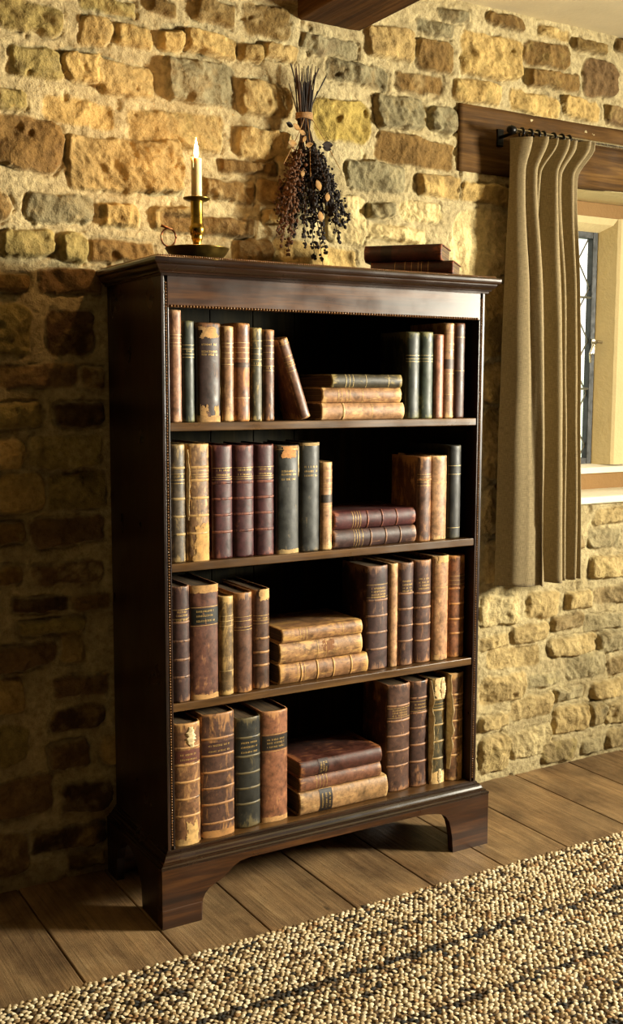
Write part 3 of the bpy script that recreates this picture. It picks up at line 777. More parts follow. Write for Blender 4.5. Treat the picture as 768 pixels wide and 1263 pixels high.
# (shelf, x0, x1, y of the spine, height in mm, tones, wear, options, label)
UP = [
 (1,28,56,-338,254,PINK,.5,dict(fil=(.68,.71,.75,.78),gilt='giltpale'),'pinkish tan upright book at the left end of the top shelf'),
 (1,58,88,-338,231,GREEN,.35,dict(fil=(.64,.67,.72,.76),txt=(.70,),gilt='giltpale'),'dark green upright book with pale gilt rings, second from left on top shelf'),
 (1,94,156,-338,228,DBR,.35,dict(txt=(.78,.71,.68),patch=((-.85,.85,.83,.97,'#b98d55',3.1),(-.7,-.1,.02,.18,'#b98d55',5.2),(-.9,.95,.0,.07,'#b98d55',8.3),(.25,.75,.04,.17,'#b98d55',1.3)),flap=((.97,.1,.98,.004,.001,2),)),'wide dark brown book with tan worn patches at head and foot, top shelf'),
 (1,158,189,-338,222,TAN,.6,dict(fil=(.6,.66,.72,.78,.82),gilt='giltpale'),'narrow tan upright book right of the patched wide one, top shelf'),
 (1,191,233,-338,230,ORG,.7,dict(fil=(.64,.7,.75,.8,.24),lab=(.55,.60,'#5a3a20'),gilt='giltpale'),'wider light brown upright book with ringed spine in the middle of the top left row'),
 (1,234,264,-338,220,OLV,.6,dict(fil=(.6,.66,.72,.78,.86),txt=(.62,)),'slim olive brown upright book, second last before the leaning one on top shelf'),
 (1,267,297,-338,217,BRN,.6,dict(fil=(.55,.6,.68,.75,.82,.88),txt=(.58,)),'slim brown upright book that the leaning book tips towards, top shelf'),
 (1,684,728,-338,223,GREEN,.6,dict(fil=(.66,.69,.73),gilt='giltpale'),'dark green upright book just right of the flat stack, top shelf'),
 (1,729,771,-338,224,('#35402c','#8a8454'),.6,dict(fil=(.66,.69,.73),gilt='giltpale'),'second dark green upright book of the pair right of the flat stack, top shelf'),
 (1,774,803,-338,219,('#a9653e','#cf9868'),.4,dict(),'short plain pinkish orange upright book on the right of the top shelf'),
 (1,804,838,-338,249,TAN,.6,dict(fil=(.9,.72,.78,.47,.25),lab=(.52,.62,'#4a2c18')),'tall tan upright book with a small dark label, second from right on top shelf'),
 (1,840,874,-338,250,('#4a2612','#7d4a24'),.3,dict(fil=(.5,.85)),'dark reddish brown upright book at the right end of the top shelf'),
 (2,26,62,-338,275,GRB,.6,dict(bands=(.24,.39,.54,.8),fil=(.67,.7,.75),txt=(.73,)),'grey brown ribbed book at the left end of the second shelf'),
 (2,66,124,-338,275,('#8a6034','#d0a566'),.95,dict(bands=(.24,.39,.54,.69,.8),fil=(.72,.74,.77),patch=((-.5,.95,.0,.34,'#bf9150',4.4),(-1,-.5,.4,.98,'#b58548',2.4)),flap=((-.8,.35,.95,.006,.002,5),)),'heavily scuffed tan book with ragged spine, second from left on second shelf'),
 (2,131,185,-338,270,BURG,.25,dict(bands=(.24,.39,.53,.67),fil=(.70,.72,.8),txt=(.78,.74)),'leftmost of three matching burgundy books on the second shelf'),
 (2,187,242,-338,269,BURG,.25,dict(bands=(.24,.39,.53,.67),fil=(.70,.72,.8),txt=(.78,.74)),'middle one of three matching burgundy books on the second shelf'),
 (2,244,297,-338,269,BURG,.25,dict(bands=(.24,.39,.53,.67),fil=(.70,.72,.8),txt=(.78,.74)),'rightmost of three matching burgundy books on the second shelf'),
 (2,303,367,-338,266,SLATE,.35,dict(txt=(.76,.73,.685),fil=(.96,),patch=((-.6,.75,.87,.99,'#c0854a',7.7),(-.9,.9,.0,.045,'#a88a58',2.2)),flap=((.9,.7,.99,.004,.001,3),)),'dark grey book with a tan torn patch at its head, second shelf'),
 (2,369,426,-338,270,SLATE,.3,dict(txt=(.78,.74,.70),patch=((-.9,.9,.97,1.,'#a88a58',2.9),)),'plain dark grey book right of the grey one with torn head, second shelf'),
 (2,428,462,-338,221,LTAN,.8,dict(fil=(.5,.7,.76,.82,.9),lab=(.54,.63,'#3c2a18')),'shorter mottled tan book beside the burgundy flat stack, second shelf'),
 (2,725,771,-338,226,BRN,.75,dict(fil=(.66,.7,.76,.79,.72),bands=(.73,)),'mottled brown upright book right of the burgundy flat stack, second shelf'),
 (2,773,829,-330,226,LTAN,.55,dict(fil=(.68,)),'light tan upright book between brown and black ones, second shelf right'),
 (2,831,875,-332,253,('#1f1c14','#4c4630'),.35,dict(fil=(.69,.78,.12),gilt='giltpale'),'black green upright book at the right end of the second shelf'),
 (3,22,67,-346,277,PLUM,.5,dict(bands=(.22,.37,.53,.69),fil=(.8,.72),txt=(.78,.75,.71)),'dark brown ribbed book at the left end of the third shelf'),
 (3,69,142,-346,274,('#6a3a24','#b27c4c'),.5,dict(lab=(.66,.80,'#1c1a12'),txt=(.775,.735,.69),fil=(.65,.81),patch=((-.95,.95,.93,1.,'#b58850',6.1),(-.95,.95,.0,.05,'#b58850',9.1))),'thick reddish brown book with a black title label, third shelf'),
 (3,143,181,-346,243,('#80602f','#c9a362'),.95,dict(fil=(.25,.7,.75,.8),gilt='giltpale'),'short mottled golden brown book right of the black-labelled one, third shelf'),
 (3,183,232,-346,247,BRN,.5,dict(fil=(.63,.66,.72,.76)),'smooth brown book, second from right in the left row of third shelf'),
 (3,240,285,-336,248,('#5f3a22','#b88752'),.5,dict(bands=(.24,.37,.51),fil=(.66,.69,.74),txt=(.71,),patch=((-.5,.9,.88,1.,'#c59a60',1.7),)),'brown ribbed book with torn pale head just left of the flat stack, third shelf'),
 (3,577,645,-325,276,PLUM,.5,dict(bands=(.20,.36,.52,.67),fil=(.70,.82,),txt=(.785,.755,.725,.70)),'thick plum brown ribbed book right of the flat stack, third shelf'),
 (3,647,674,-325,278,LTAN,.6,dict(),'very narrow pale tan book between two ribbed brown ones, third shelf'),
 (3,677,725,-328,278,PLUM,.6,dict(bands=(.24,.39,.55,.70),txt=(.82,.785,.755,.725)),'ribbed plum brown book right of the narrow pale one, third shelf'),
 (3,729,784,-327,280,('#5a3526','#ae7c50'),.6,dict(bands=(.22,.38,.54,.68),txt=(.82,.785,.755,.725)),'ribbed reddish brown book left of the smooth pale tan one, third shelf'),
 (3,787,840,-330,287,('#b9804a','#dcb278'),.5,dict(fil=(.7,.05),patch=((-.5,.9,.93,1.,'#d0a468',3.7),)),'smooth pale tan book, second from right on third shelf'),
 (3,847,900,-325,283,ORG,.6,dict(bands=(.24,.38,.53,.68),fil=(.72,.76,.8),lab=(.71,.82,'#7d4a20')),'orange brown ribbed book at the right end of the third shelf'),
 (4,25,91,-346,299,('#8a5a30','#cf9c5e'),.85,dict(bands=(.24,.38,.52,.66,.8),lab=(.68,.78,'#6e3420'),txt=(.745,.705),patch=((-.2,.75,.0,.2,'#c9a062',5.5),(-.95,.2,.0,.06,'#c9a062',7.5)),flap=((.1,.80,.97,.018,.005,8),)),'worn tan ribbed book with a torn flap at its head, left end of bottom shelf'),
 (4,98,186,-338,308,('#5b3826','#b07c48'),.8,dict(bands=(.115,.27,.40,.53,.665,.80),lab=(.675,.77,'#4a2418'),txt=(.745,.70),patch=((-.9,.95,.0,.06,'#a8763e',5.9),)),'thickest brown ribbed book, second from left on bottom shelf'),
 (4,195,264,-326,281,('#26241a','#6b5c38'),.6,dict(bands=(.22,.36,.50,.65,.82),lab=(.67,.80,'#1d1c13'),txt=(.775,.735,.69)),'black green ribbed book in the left row of the bottom shelf'),
 (4,268,343,-324,286,('#985a30','#c98f58'),.5,dict(lab=(.65,.78,'#2c2012'),txt=(.745,.715,.68),fil=(.64,.79),patch=((-.95,.95,.0,.05,'#c09058',3.9),)),'smooth orange brown book with a dark label beside the flat stack, bottom shelf'),
 (4,655,730,-312,297,('#5e3a28','#a87850'),.6,dict(bands=(.24,.38,.52,.66,.80),txt=(.76,.735,.71),fil=(.69,.78)),'brown ribbed book right of the flat stack, bottom shelf'),
 (4,731,791,-312,297,('#4e2e22','#a0704a'),.6,dict(bands=(.24,.40,.56,.70,.84),txt=(.78,.75),fil=(.72,.81)),'darker brown ribbed book, third from right on bottom shelf'),
 (4,793,846,-318,298,('#4e4426','#a98a50'),.8,dict(bands=(.24,.40,.56,.70,.8),fil=(.73,.76),patch=((-.6,.95,.78,1.,'#dcbc84',2.5),(-.9,.9,.0,.12,'#d0ab70',6.4)),flap=((-.92,.03,.98,.010,.012,4),(.3,.80,1.0,.014,.006,6),(.1,.0,.14,.012,.004,12))),'greenish book with shredded pale spine, second from right on bottom shelf'),
 (4,848,903,-325,307,('#7d5028','#c99a5c'),.9,dict(bands=(.24,.40,.56,.70,.8),fil=(.66,.73,.76),patch=((.0,.95,.0,.3,'#c99a5c',8.8),),flap=((-.88,.12,.99,.014,.014,7),)),'tattered light brown book with peeling spine at the right end of the bottom shelf'),
]
GS = {1: G1, 2: G2, 3: G3, 4: G4}
for i, (s, a, b, yf, h, (c0, c1), wear, kw, lab) in enumerate(UP):
    w = (b-a)/1000-.0006
    d = random.uniform(.155, .19)+.03*(h > 270)
    if (s, a) in ((1, 684), (2, 725), (3, 577), (4, 655)): d = .125
    y = yf/1000
    make_book(lab, GS[s], ((a+b)/2000, y, SH[s]+.0002), (0, 0, 0), w, h/1000, min(d, -y-.036), c0, c1, wear, seed=i+1, **kw)
# the leaning one
th = math.radians(-19); wl = .028
make_book('narrow brown book leaning left against the upright row on the top shelf', G1, (.376+wl/2*math.cos(th), -.33, SH[1]+.0006+wl/2*math.sin(-th)), (0, th, 0),
          wl, .203, .095, '#7a4a28', '#c8965a', .6, fil=(.6, .66, .72, .78, .93), txt=(.69,), seed=77)
# flat stacks: x0, x1, thickness, tones, wear, options, label (bottom first)
LY = [
 (1, [(429,680,42,LTAN,.6,dict(bands=(.26,),fil=(.25,.6)),'pale tan book lying at the bottom of the top shelf stack'),
      (433,673,38,('#a8733c','#d8ac6a'),.7,dict(fil=(.2,.24,.3,.34,.5)),'tan book lying in the middle of the top shelf stack'),
      (458,672,33,('#43391f','#a08a50'),.7,dict(fil=(.2,.25,.3,.48,.8),gilt='giltpale'),'dark olive book lying on top of the top shelf stack')]),
 (2, [(467,723,46,PLUM,.5,dict(bands=(.44,.62,.8),fil=(.24,.27,.3,.34)),'plum brown book lying under the burgundy one, second shelf'),
      (471,723,46,('#521c1c','#96583e'),.35,dict(bands=(.4,.58,.76),fil=(.22,.25,.28,.31),txt=()),'burgundy book lying on top of the second shelf stack')]),
 (3, [(310,575,51,('#a06c38','#d2a15c'),.8,dict(bands=(.24,.42,.6,.8),fil=(.2,.28)),'tan ribbed book lying at the bottom of the third shelf stack'),
      (313,559,53,('#b07c42','#d8ab68'),.9,dict(fil=(.45,.55),patch=((-.8,.5,.5,.66,'#7d4f26',3.3),)),'mottled pale tan book lying in the middle of the third shelf stack'),
      (317,556,36,('#a3703c','#d2a15c'),.8,dict(fil=(.22,.3,.75),txt=(.26,)),'thinner tan book lying on top of the third shelf stack')]),
 (4, [(369,641,60,('#b78648','#dcb478'),.5,dict(lab=(.22,.36,'#33241a'),txt=(.25,.29,.33)),'thick honey coloured book with dark label lying at the bottom of the lowest stack'),
      (371,622,39,('#8a5230','#b98450'),.6,dict(fil=(.2,.24,.28,.32)),'reddish tan book lying in the middle of the lowest stack'),
      (369,621,43,('#5a2a1a','#9c6238'),.5,dict(lab=(.22,.34,'#3a1c14'),txt=(.25,.28,.31)),'dark reddish brown book lying on top of the lowest stack')]),
]
for s, L in LY:
    z = SH[s]+.0002
    for k, (x0, x1, th_, (c0, c1), wear, kw, lab) in enumerate(L):
        t = th_/1000
        make_book(lab, GS[s], (x0/1000, -.334+(.004 if k == 1 else 0), z+t/2), (0, PI/2, 0), t-.0004, (x1-x0)/1000, random.uniform(.17, .2), c0, c1, wear, seed=100+s*5+k, **kw)
        z += t
# two red books on top of the case, turned askew
ang = math.radians(-46)
def top_book(x, y, z, t, L, d, words, seed, ang, **kw):
    make_book(words, 'red books on top of the bookcase', (x, y, z+t/2), (0, PI/2, ang), t-.0004, L, d, '#4e1d10', '#8a4a26', .35, seed=seed, **kw)
top_book(.648, -.215, 1.5512, .040, .218, .15, 'lower red brown book lying on top of the bookcase', 300, ang, fil=(.3, .42, .5, .58, .62, .7))
top_book(.634, -.205, 1.5912, .042, .205, .15, 'upper red brown book lying on the other one on top of the bookcase', 301, ang-.02, lab=(.22, .36, '#2a120a'), fil=())
# ------------------------------------------------------------------ candlestick and candle
CX, CY, CZ = .115, -.295, 1.5512
cs = empty('candlestick', (CX, CY, CZ)); tag(cs, 'brass chamberstick with round drip pan and ring handle on top of the bookcase', 'candlestick')
bm = bmesh.new()
add_lathe(bm, [(0, 0), (.040, 0), (.052, .003), (.066, .018), (.0735, .030), (.0745, .031), (.0735, .0325), (.070, .030), (.060, .018), (.045, .007), (.0, .005)], 48)
obj('dish', bm, M['brassd'], cs, True)
bm = bmesh.new()
add_lathe(bm, [(0, .005), (.020, .006), (.0175, .010), (.012, .016), (.010, .028), (.0095, .044), (.012, .052), (.0135, .055), (.0125, .058), (.0150, .063), (.0175, .070),
               (.0185, .076), (.0175, .081), (.0150, .084), (.0142, .088), (.0142, .130), (.0150, .140), (.0145, .142), (.0128, .142), (.0128, .120), (0, .120)], 40)
obj('stem', bm, M['brass'], cs, True)
bm = bmesh.new()
add_lathe(bm, [(.0140, .138), (.022, .1385), (.030, .1425), (.0315, .1450), (.0305, .1458), (.022, .1425), (.0135, .1425), (.0135, .139), (.0140, .138)], 40)
obj('drip_pan', bm, M['brassd'], cs, True)
bm = bmesh.new()
# ring handle, on the left and facing the viewer, with a thumb piece
R = .0165; hc = Vector((-.071, -.0, .052)); ax = Vector((.92, -.38, 0))
pts = [hc + ax*(R*math.cos(a)) + Vector((0, 0, R*1.22*math.sin(a))) for a in [2*PI*k/28 for k in range(29)]]
add_tube(bm, pts, .0021, 8)
add_tube(bm, [hc+ax*R*.5+Vector((0, 0, -R*1.12)), hc+ax*(R*.9)+Vector((0, 0, -.031)), Vector((-.062, 0, .018))], [.0024, .003, .004], 8)
add_tube(bm, [hc+ax*R*.55+Vector((0, 0, R*1.1)), hc-ax*R*.3+Vector((0, 0, R*1.32)), hc-ax*R*1.0+Vector((0, 0, R*1.62))], [.0018, .0030, .0034], 8)
obj('ring_handle', bm, M['copper'], cs, True)
cd = empty('candle', (CX, CY, CZ+.1215)); tag(cd, 'lit cream candle standing in the brass candlestick', 'candle')
bm = bmesh.new()
add_lathe(bm, [(0, 0), (.0122, 0), (.0122, .06), (.0124, .1085), (.0127, .111), (.0118, .1125), (.0095, .1105), (.004, .108), (0, .1078)], 32)
for v in bm.verts:
    if v.co.z > .1: v.co.z += .0012*math.sin(math.atan2(v.co.y, v.co.x)*2+1)
add_tube(bm, [(-.0105, -.0055, .111), (-.0118, -.0062, .104), (-.0114, -.0060, .092), (-.0108, -.0055, .086)], [.0016, .0024, .0026, .001], 8)
obj('wax_body', bm, M['wax'], cd, True)
bm = bmesh.new(); add_tube(bm, [(0, 0, .106), (.0004, 0, .114), (.0015, 0, .118)], .0008, 6); obj('wick', bm, M['wick'], cd)
bm = bmesh.new()
add_lathe(bm, [(0, .112), (.0026, .1135), (.0049, .118), (.0058, .123), (.0053, .130), (.0040, .139), (.0023, .148), (.0010, .155), (0, .159)], 20)
obj('flame', bm, M['flame'], cd, True)

# ------------------------------------------------------------------ dried herb bundle
HX, HZ = .545, 1.981
hb = empty('dried_herb_bundle', (HX, -.045, HZ)); tag(hb, 'bunch of dark dried herbs hanging upside down on the stone wall above the bookcase', 'herb bundle')
rg = random.Random(21)
bm = bmesh.new(); bm2 = bmesh.new()
for i in range(46):
    a = rg.uniform(-1, 1); dx = a*.026+rg.gauss(0, .006); L = rg.uniform(.07, .135)
    if i < 3: dx = (.045, .062, -.040)[i]; L = (.126, .112, .13)[i]
    y = rg.uniform(-.022, .016)
    b0 = (a*.014, y*.5, -.03); b1 = (a*.017, y*.6, .0); b2 = (a*.014+dx*.45, y*.8, L*.5); b3 = (a*.010+dx, y, L)
    add_tube(bm if i % 3 else bm2, [b0, b1, b2, b3], [.0016, .0018, .0016, .0011+.0008*(i < 3)], 5)
obj('stem_ends', bm, M['stemd'], hb); obj('stem_ends', bm2, M['stem'], hb)
bm = bmesh.new()
for k, z in enumerate((-.006, -.002, .002, .006)):
    add_tube(bm, [(.022*math.cos(t), .018*math.sin(t)-.002, z+.001*math.sin(t*2+k)) for t in [2*PI*q/24 for q in range(25)]], .0026, 6)
obj('twine_binding', bm, M['twine'], hb, True)
# flowering sprigs: (end dx, end dz, bushiness, brown?)
SPR = [(-.085, -.30, 1, 1), (-.075, -.24, 1.2, 1), (-.060, -.33, 1.1, 1), (-.050, -.26, 1.2, 1), (-.040, -.35, .9, 1), (-.028, -.30, 1, 0), (-.015, -.33, .8, 0),
       (-.005, -.26, .9, 0), (.030, -.36, .9, 0), (.050, -.30, .8, 0), (.045, -.345, .8, 0), (.075, -.26, 1.2, 0), (.095, -.31, 1.1, 0), (.110, -.27, 1.2, 0), (.125, -.25, 1.1, 0),
       (.100, -.22, 1.3, 0), (.080, -.20, 1.2, 0), (.060, -.22, 1.2, 0), (.045, -.18, 1.1, 0), (.130, -.225, 1, 0), (-.095, -.335, .5, 1), (.02, -.22, .9, 0), (-.02, -.20, 1, 0), (.065, -.155, .8, 0), (.055, -.39, .55, 0),
       (.09, -.26, 1.2, 0), (.07, -.24, 1.2, 0), (-.055, -.20, 1.1, 1), (-.07, -.28, 1.2, 1), (.035, -.27, 1, 0)]
for i, (ex, ez, bush, brown) in enumerate(SPR):
    sb = bmesh.new(); bb = bmesh.new()
    y0 = rg.uniform(-.012, .01); ye = rg.uniform(-.05, .018)
    P = []
    for q in range(13):
        t = q/12
        x = ex*(t**1.15)*1.0 + rg.gauss(0, .0012); z = -.005+ez*t; y = y0+(ye-y0)*t
        P.append(Vector((x, y, z)))
    add_tube(sb, P, [.0018-.0008*q/12 for q in range(13)], 5)
    for q in range(4, 13):
        t = q/12
        if t < .36: continue
        nb = int(10*bush)
        for _ in range(nb):
            r = (.006+.012*math.sin(PI*min(1, (t-.25)/.75))**.6)*rg.uniform(.3, 1.1)*bush
            an = rg.uniform(0, 2*PI)
            c = P[q]+Vector((math.cos(an)*r, math.sin(an)*r*.8, rg.uniform(-.012, .010)))
            s = rg.uniform(.0022, .0050)
            add_ico(bb, c, s, (rg.uniform(.8, 1.3), rg.uniform(.8, 1.2), rg.uniform(.8, 1.4)), 1)
            if rg.random() < .3: add_tube(sb, [P[q], c], .0005, 3, False)
    o = obj('sprig', sb, M['stem'] if brown or i % 3 == 0 else M['stemd'], hb)
    obj('seed_heads', bb, M['budb'] if brown else M['bud'], o, True)
# dry leaves near the binding
for i, (x, z, y, a, L, mt) in enumerate([(-.030, -.045, -.03, 2.6, .026, 'leaf'), (-.018, -.055, -.038, 2.9, .022, 'leaf'), (-.042, -.083, -.036, 3.1, .030, 'leaf'), (-.020, -.085, -.04, .3, .022, 'leaf'),
                                    (-.028, -.078, -.042, 1.2, .018, 'leaf'), (.038, -.074, -.03, .05, .032, 'stemd'), (.040, -.080, -.028, -.15, .026, 'stemd'), (-.045, -.035, -.02, 2.9, .024, 'stemd'),
                                    (.010, -.17, -.05, -1.3, .03, 'leaf'), (.045, -.2, -.05, -1.8, .026, 'leaf'), (.02, -.25, -.05, -1.5, .03, 'leaf'), (-.03, -.15, -.05, -2., .02, 'leaf')]):
    V = []; F = []; N = 8
    dx, dz = math.cos(a), math.sin(a)
    for q in range(N+1):
        t = q/N; ww = .30*L*math.sin(PI*t)**.8
        for s in (-1, 0, 1): V.append((x+dx*L*t-dz*ww*s, y-.004*t*t-.003*abs(s), z+dz*L*t+dx*ww*s))
    for q in range(N):
        for k in range(2): F.append((q*3+k, q*3+k+1, q*3+k+4, q*3+k+3))
    o = link_mesh('leaf', V, F, M[mt], hb, True); m = o.modifiers.new('t', 'SOLIDIFY'); m.thickness = .0007
bm = bmesh.new()
for dx, ex, ez in ((-.01, -.078, -.135), (.015, .095, -.13), (0, .004, -.16)):
    add_tube(bm, [(dx, -.02, -.01), (dx*.5+ex*.4, -.03, ez*.45), (ex, -.03, ez)], .0011, 5)
obj('loose_stalks', bm, M['leaf'], hb)
bm = bmesh.new(); add_tube(bm, [(0, .03, .012), (0, .0, .018), (0, -.004, .012)], .0018, 6); obj('nail', bm, M['iron'], hb)

# ------------------------------------------------------------------ curtain, rod, rings
RZ = 2.020; RY = -.085
cr = empty('curtain_rod', (1.22, RY, RZ)); tag(cr, 'slim metal curtain rod in front of the oak lintel', 'curtain rod')
bm = bmesh.new(); add_tube(bm, [(.02, 0, 0), (1.46, 0, 0)], .0062, 12); obj('rod', bm, M['steel'], cr, True)
bm = bmesh.new()
add_lathe(bm, [(0, 0), (.009, .002), (.0125, .010), (.0125, .020), (.009, .026), (0, .028)], 16)
for v in bm.verts: v.co = Vector((v.co.z-.004, v.co.x, v.co.y))
obj('finial', bm, M['iron'], cr, True)
for bx in (.035, 1.40):
    bm = bmesh.new(); add_tube(bm, [(bx, 0, -.001), (bx, .06, -.004), (bx, .088, -.004)], .005, 8); add_box(bm, bx-.012, bx+.012, .078, .086, -.03, .02, .002)
    obj('bracket', bm, M['iron'], cr)
RXS = [1.268, 1.300, 1.328, 1.352, 1.392, 1.425, 1.455]
NM = ['leftmost', 'second from left', 'third from left', 'middle', 'third from right', 'second from right', 'rightmost']
for i, x in enumerate(RXS):
    rt = empty('curtain_ring', (x, RY, RZ)); tag(rt, '%s of the small black curtain rings on the rod' % NM[i], 'curtain ring', 'black rings on the curtain rod')
    rt.rotation_euler = (0, 0, (i*37 % 11-5)*.03)
    bm = bmesh.new(); add_tube(bm, [(0, .0128*math.cos(t), .0128*math.sin(t)-.004) for t in [2*PI*q/24 for q in range(25)]], .0032, 8); obj('ring', bm, M['iron'], rt, True)
    bm = bmesh.new(); add_tube(bm, [(0, 0, -.017), (0, -.002, -.024), (0, .003, -.030)], .0020, 6); add_ico(bm, (0, 0, -.019), .0042, (1, 1, 1), 2); obj('eyelet', bm, M['iron'], rt, True)

def catmull(P, n):
    out = []
    for i in range(len(P)-1):
        p0 = P[max(i-1, 0)]; p1 = P[i]; p2 = P[i+1]; p3 = P[min(i+2, len(P)-1)]
        for k in range(n):
            t = k/n
            out.append(tuple(.5*((2*b)+(-a+c)*t+(2*a-5*b+4*c-d)*t*t+(-a+3*b-3*c+d)*t**3) for a, b, c, d in zip(p0, p1, p2, p3)))
    out.append(tuple(P[-1])); return out
# fold lines: (x, y) of the successive crests and valleys at four heights
FOLD = {  # z : list of (x, y)
 2.000: [(1.238, -.070), (1.262, -.100), (1.286, -.112), (1.292, -.075), (1.304, -.108), (1.326, -.132), (1.334, -.120), (1.332, -.070), (1.362, -.104), (1.378, -.122), (1.374, -.060), (1.392, -.095), (1.418, -.125), (1.426, -.112), (1.424, -.062), (1.446, -.108), (1.462, -.112), (1.462, -.062), (1.478, -.100), (1.505, -.130), (1.500, -.090), (1.512, -.100), (1.535, -.118)],
 1.905: [(1.246, -.062), (1.262, -.082), (1.280, -.090), (1.288, -.060), (1.296, -.085), (1.312, -.104), (1.322, -.092), (1.322, -.050), (1.338, -.072), (1.350, -.082), (1.352, -.045), (1.370, -.075), (1.392, -.104), (1.402, -.092), (1.402, -.046), (1.418, -.078), (1.432, -.082), (1.434, -.046), (1.446, -.072), (1.468, -.098), (1.470, -.060), (1.482, -.076), (1.498, -.086)],
 1.550: [(1.240, -.055), (1.262, -.090), (1.290, -.104), (1.300, -.098), (1.308, -.112), (1.324, -.128), (1.336, -.112), (1.340, -.048), (1.350, -.046), (1.360, -.050), (1.368, -.060), (1.386, -.096), (1.404, -.118), (1.418, -.104), (1.424, -.050), (1.436, -.070), (1.452, -.095), (1.460, -.055), (1.470, -.076), (1.488, -.104), (1.496, -.060), (1.506, -.072), (1.518, -.092)],
 1.100: [(1.236, -.050), (1.262, -.096), (1.296, -.112), (1.312, -.116), (1.324, -.124), (1.338, -.136), (1.350, -.112), (1.352, -.044), (1.362, -.042), (1.374, -.050), (1.388, -.072), (1.406, -.104), (1.424, -.122), (1.440, -.104), (1.444, -.046), (1.456, -.066), (1.470, -.096), (1.480, -.052), (1.490, -.078), (1.506, -.106), (1.514, -.060), (1.524, -.076), (1.534, -.096)],
 .655: [(1.234, -.048), (1.262, -.098), (1.298, -.116), (1.316, -.120), (1.360, -.128), (1.344, -.142), (1.356, -.112), (1.356, -.042), (1.368, -.040), (1.382, -.052), (1.398, -.078), (1.416, -.112), (1.434, -.128), (1.448, -.108), (1.452, -.046), (1.464, -.068), (1.478, -.100), (1.490, -.052), (1.500, -.080), (1.516, -.110), (1.524, -.060), (1.536, -.080), (1.548, -.100)],
}
ZK = sorted(FOLD, reverse=True)
cu = empty('curtain', (1.39, -.08, .655)); tag(cu, 'long pleated beige linen curtain hanging from the rod beside the window', 'curtain')
rows = []
NZ = 110
SEC = [catmull(FOLD[z], 7) for z in ZK]
for j in range(NZ+1):
    z = 2.0+(.655-2.0)*j/NZ
    k = 0
    while k < len(ZK)-2 and z < ZK[k+1]: k += 1
    t = (ZK[k]-z)/(ZK[k]-ZK[k+1]); t = min(max(t, 0), 1); ts = t*t*(3-2*t) if k == 0 else t
    # smooth across keys with cubic in z
    def cub(i, c):
        p1, p2 = SEC[k][i][c], SEC[k+1][i][c]
        p0 = SEC[k-1][i][c] if k > 0 else p1; p3 = SEC[k+2][i][c] if k+2 < len(SEC) else p2
        d0 = (p2-p0)/((ZK[max(k-1, 0)]-ZK[k+1]) or 1); d1 = (p3-p1)/((ZK[k]-ZK[min(k+2, len(SEC)-1)]) or 1)
        hh = ZK[k]-ZK[k+1]; d0 *= hh; d1 *= hh
        if k == 0: d0 = 0; d1 *= .3
        if k == 1: d0 *= .3
        return (2*t**3-3*t*t+1)*p1+(t**3-2*t*t+t)*d0+(-2*t**3+3*t*t)*p2+(t**3-t*t)*d1
    rows.append([(cub(i, 0)+.0022*mnoise.noise((i*.08, z*5, 2)), cub(i, 1)+.0035*mnoise.noise((i*.07, z*4, 9)), z + (.012*(i/len(SEC[0])) if j == 0 else 0)+(.004*mnoise.noise((i*.1, 5, 5)) if j == NZ else 0)) for i in range(len(SEC[0]))])
n = len(rows[0])
V = [(x-1.39, y+.08, z-.655) for r in rows for x, y, z in r]
F = [(j*n+i, j*n+i+1, (j+1)*n+i+1, (j+1)*n+i) for j in range(NZ) for i in range(n-1)]
o = link_mesh('drape', V, F, M['linen'], cu, True)
uv = o.data.uv_layers.new(name='UVMap')
ln = [0]
mid = rows[NZ//2]
for a, b in zip(mid, mid[1:]): ln.append(ln[-1]+math.hypot(b[0]-a[0], b[1]-a[1]))
uvs = []
for l in o.data.loops:
    j, i = divmod(l.vertex_index, n); uvs += [ln[i], rows[j][0][2]]
uv.data.foreach_set('uv', uvs)
m = o.modifiers.new('t', 'SOLIDIFY'); m.thickness = .0022

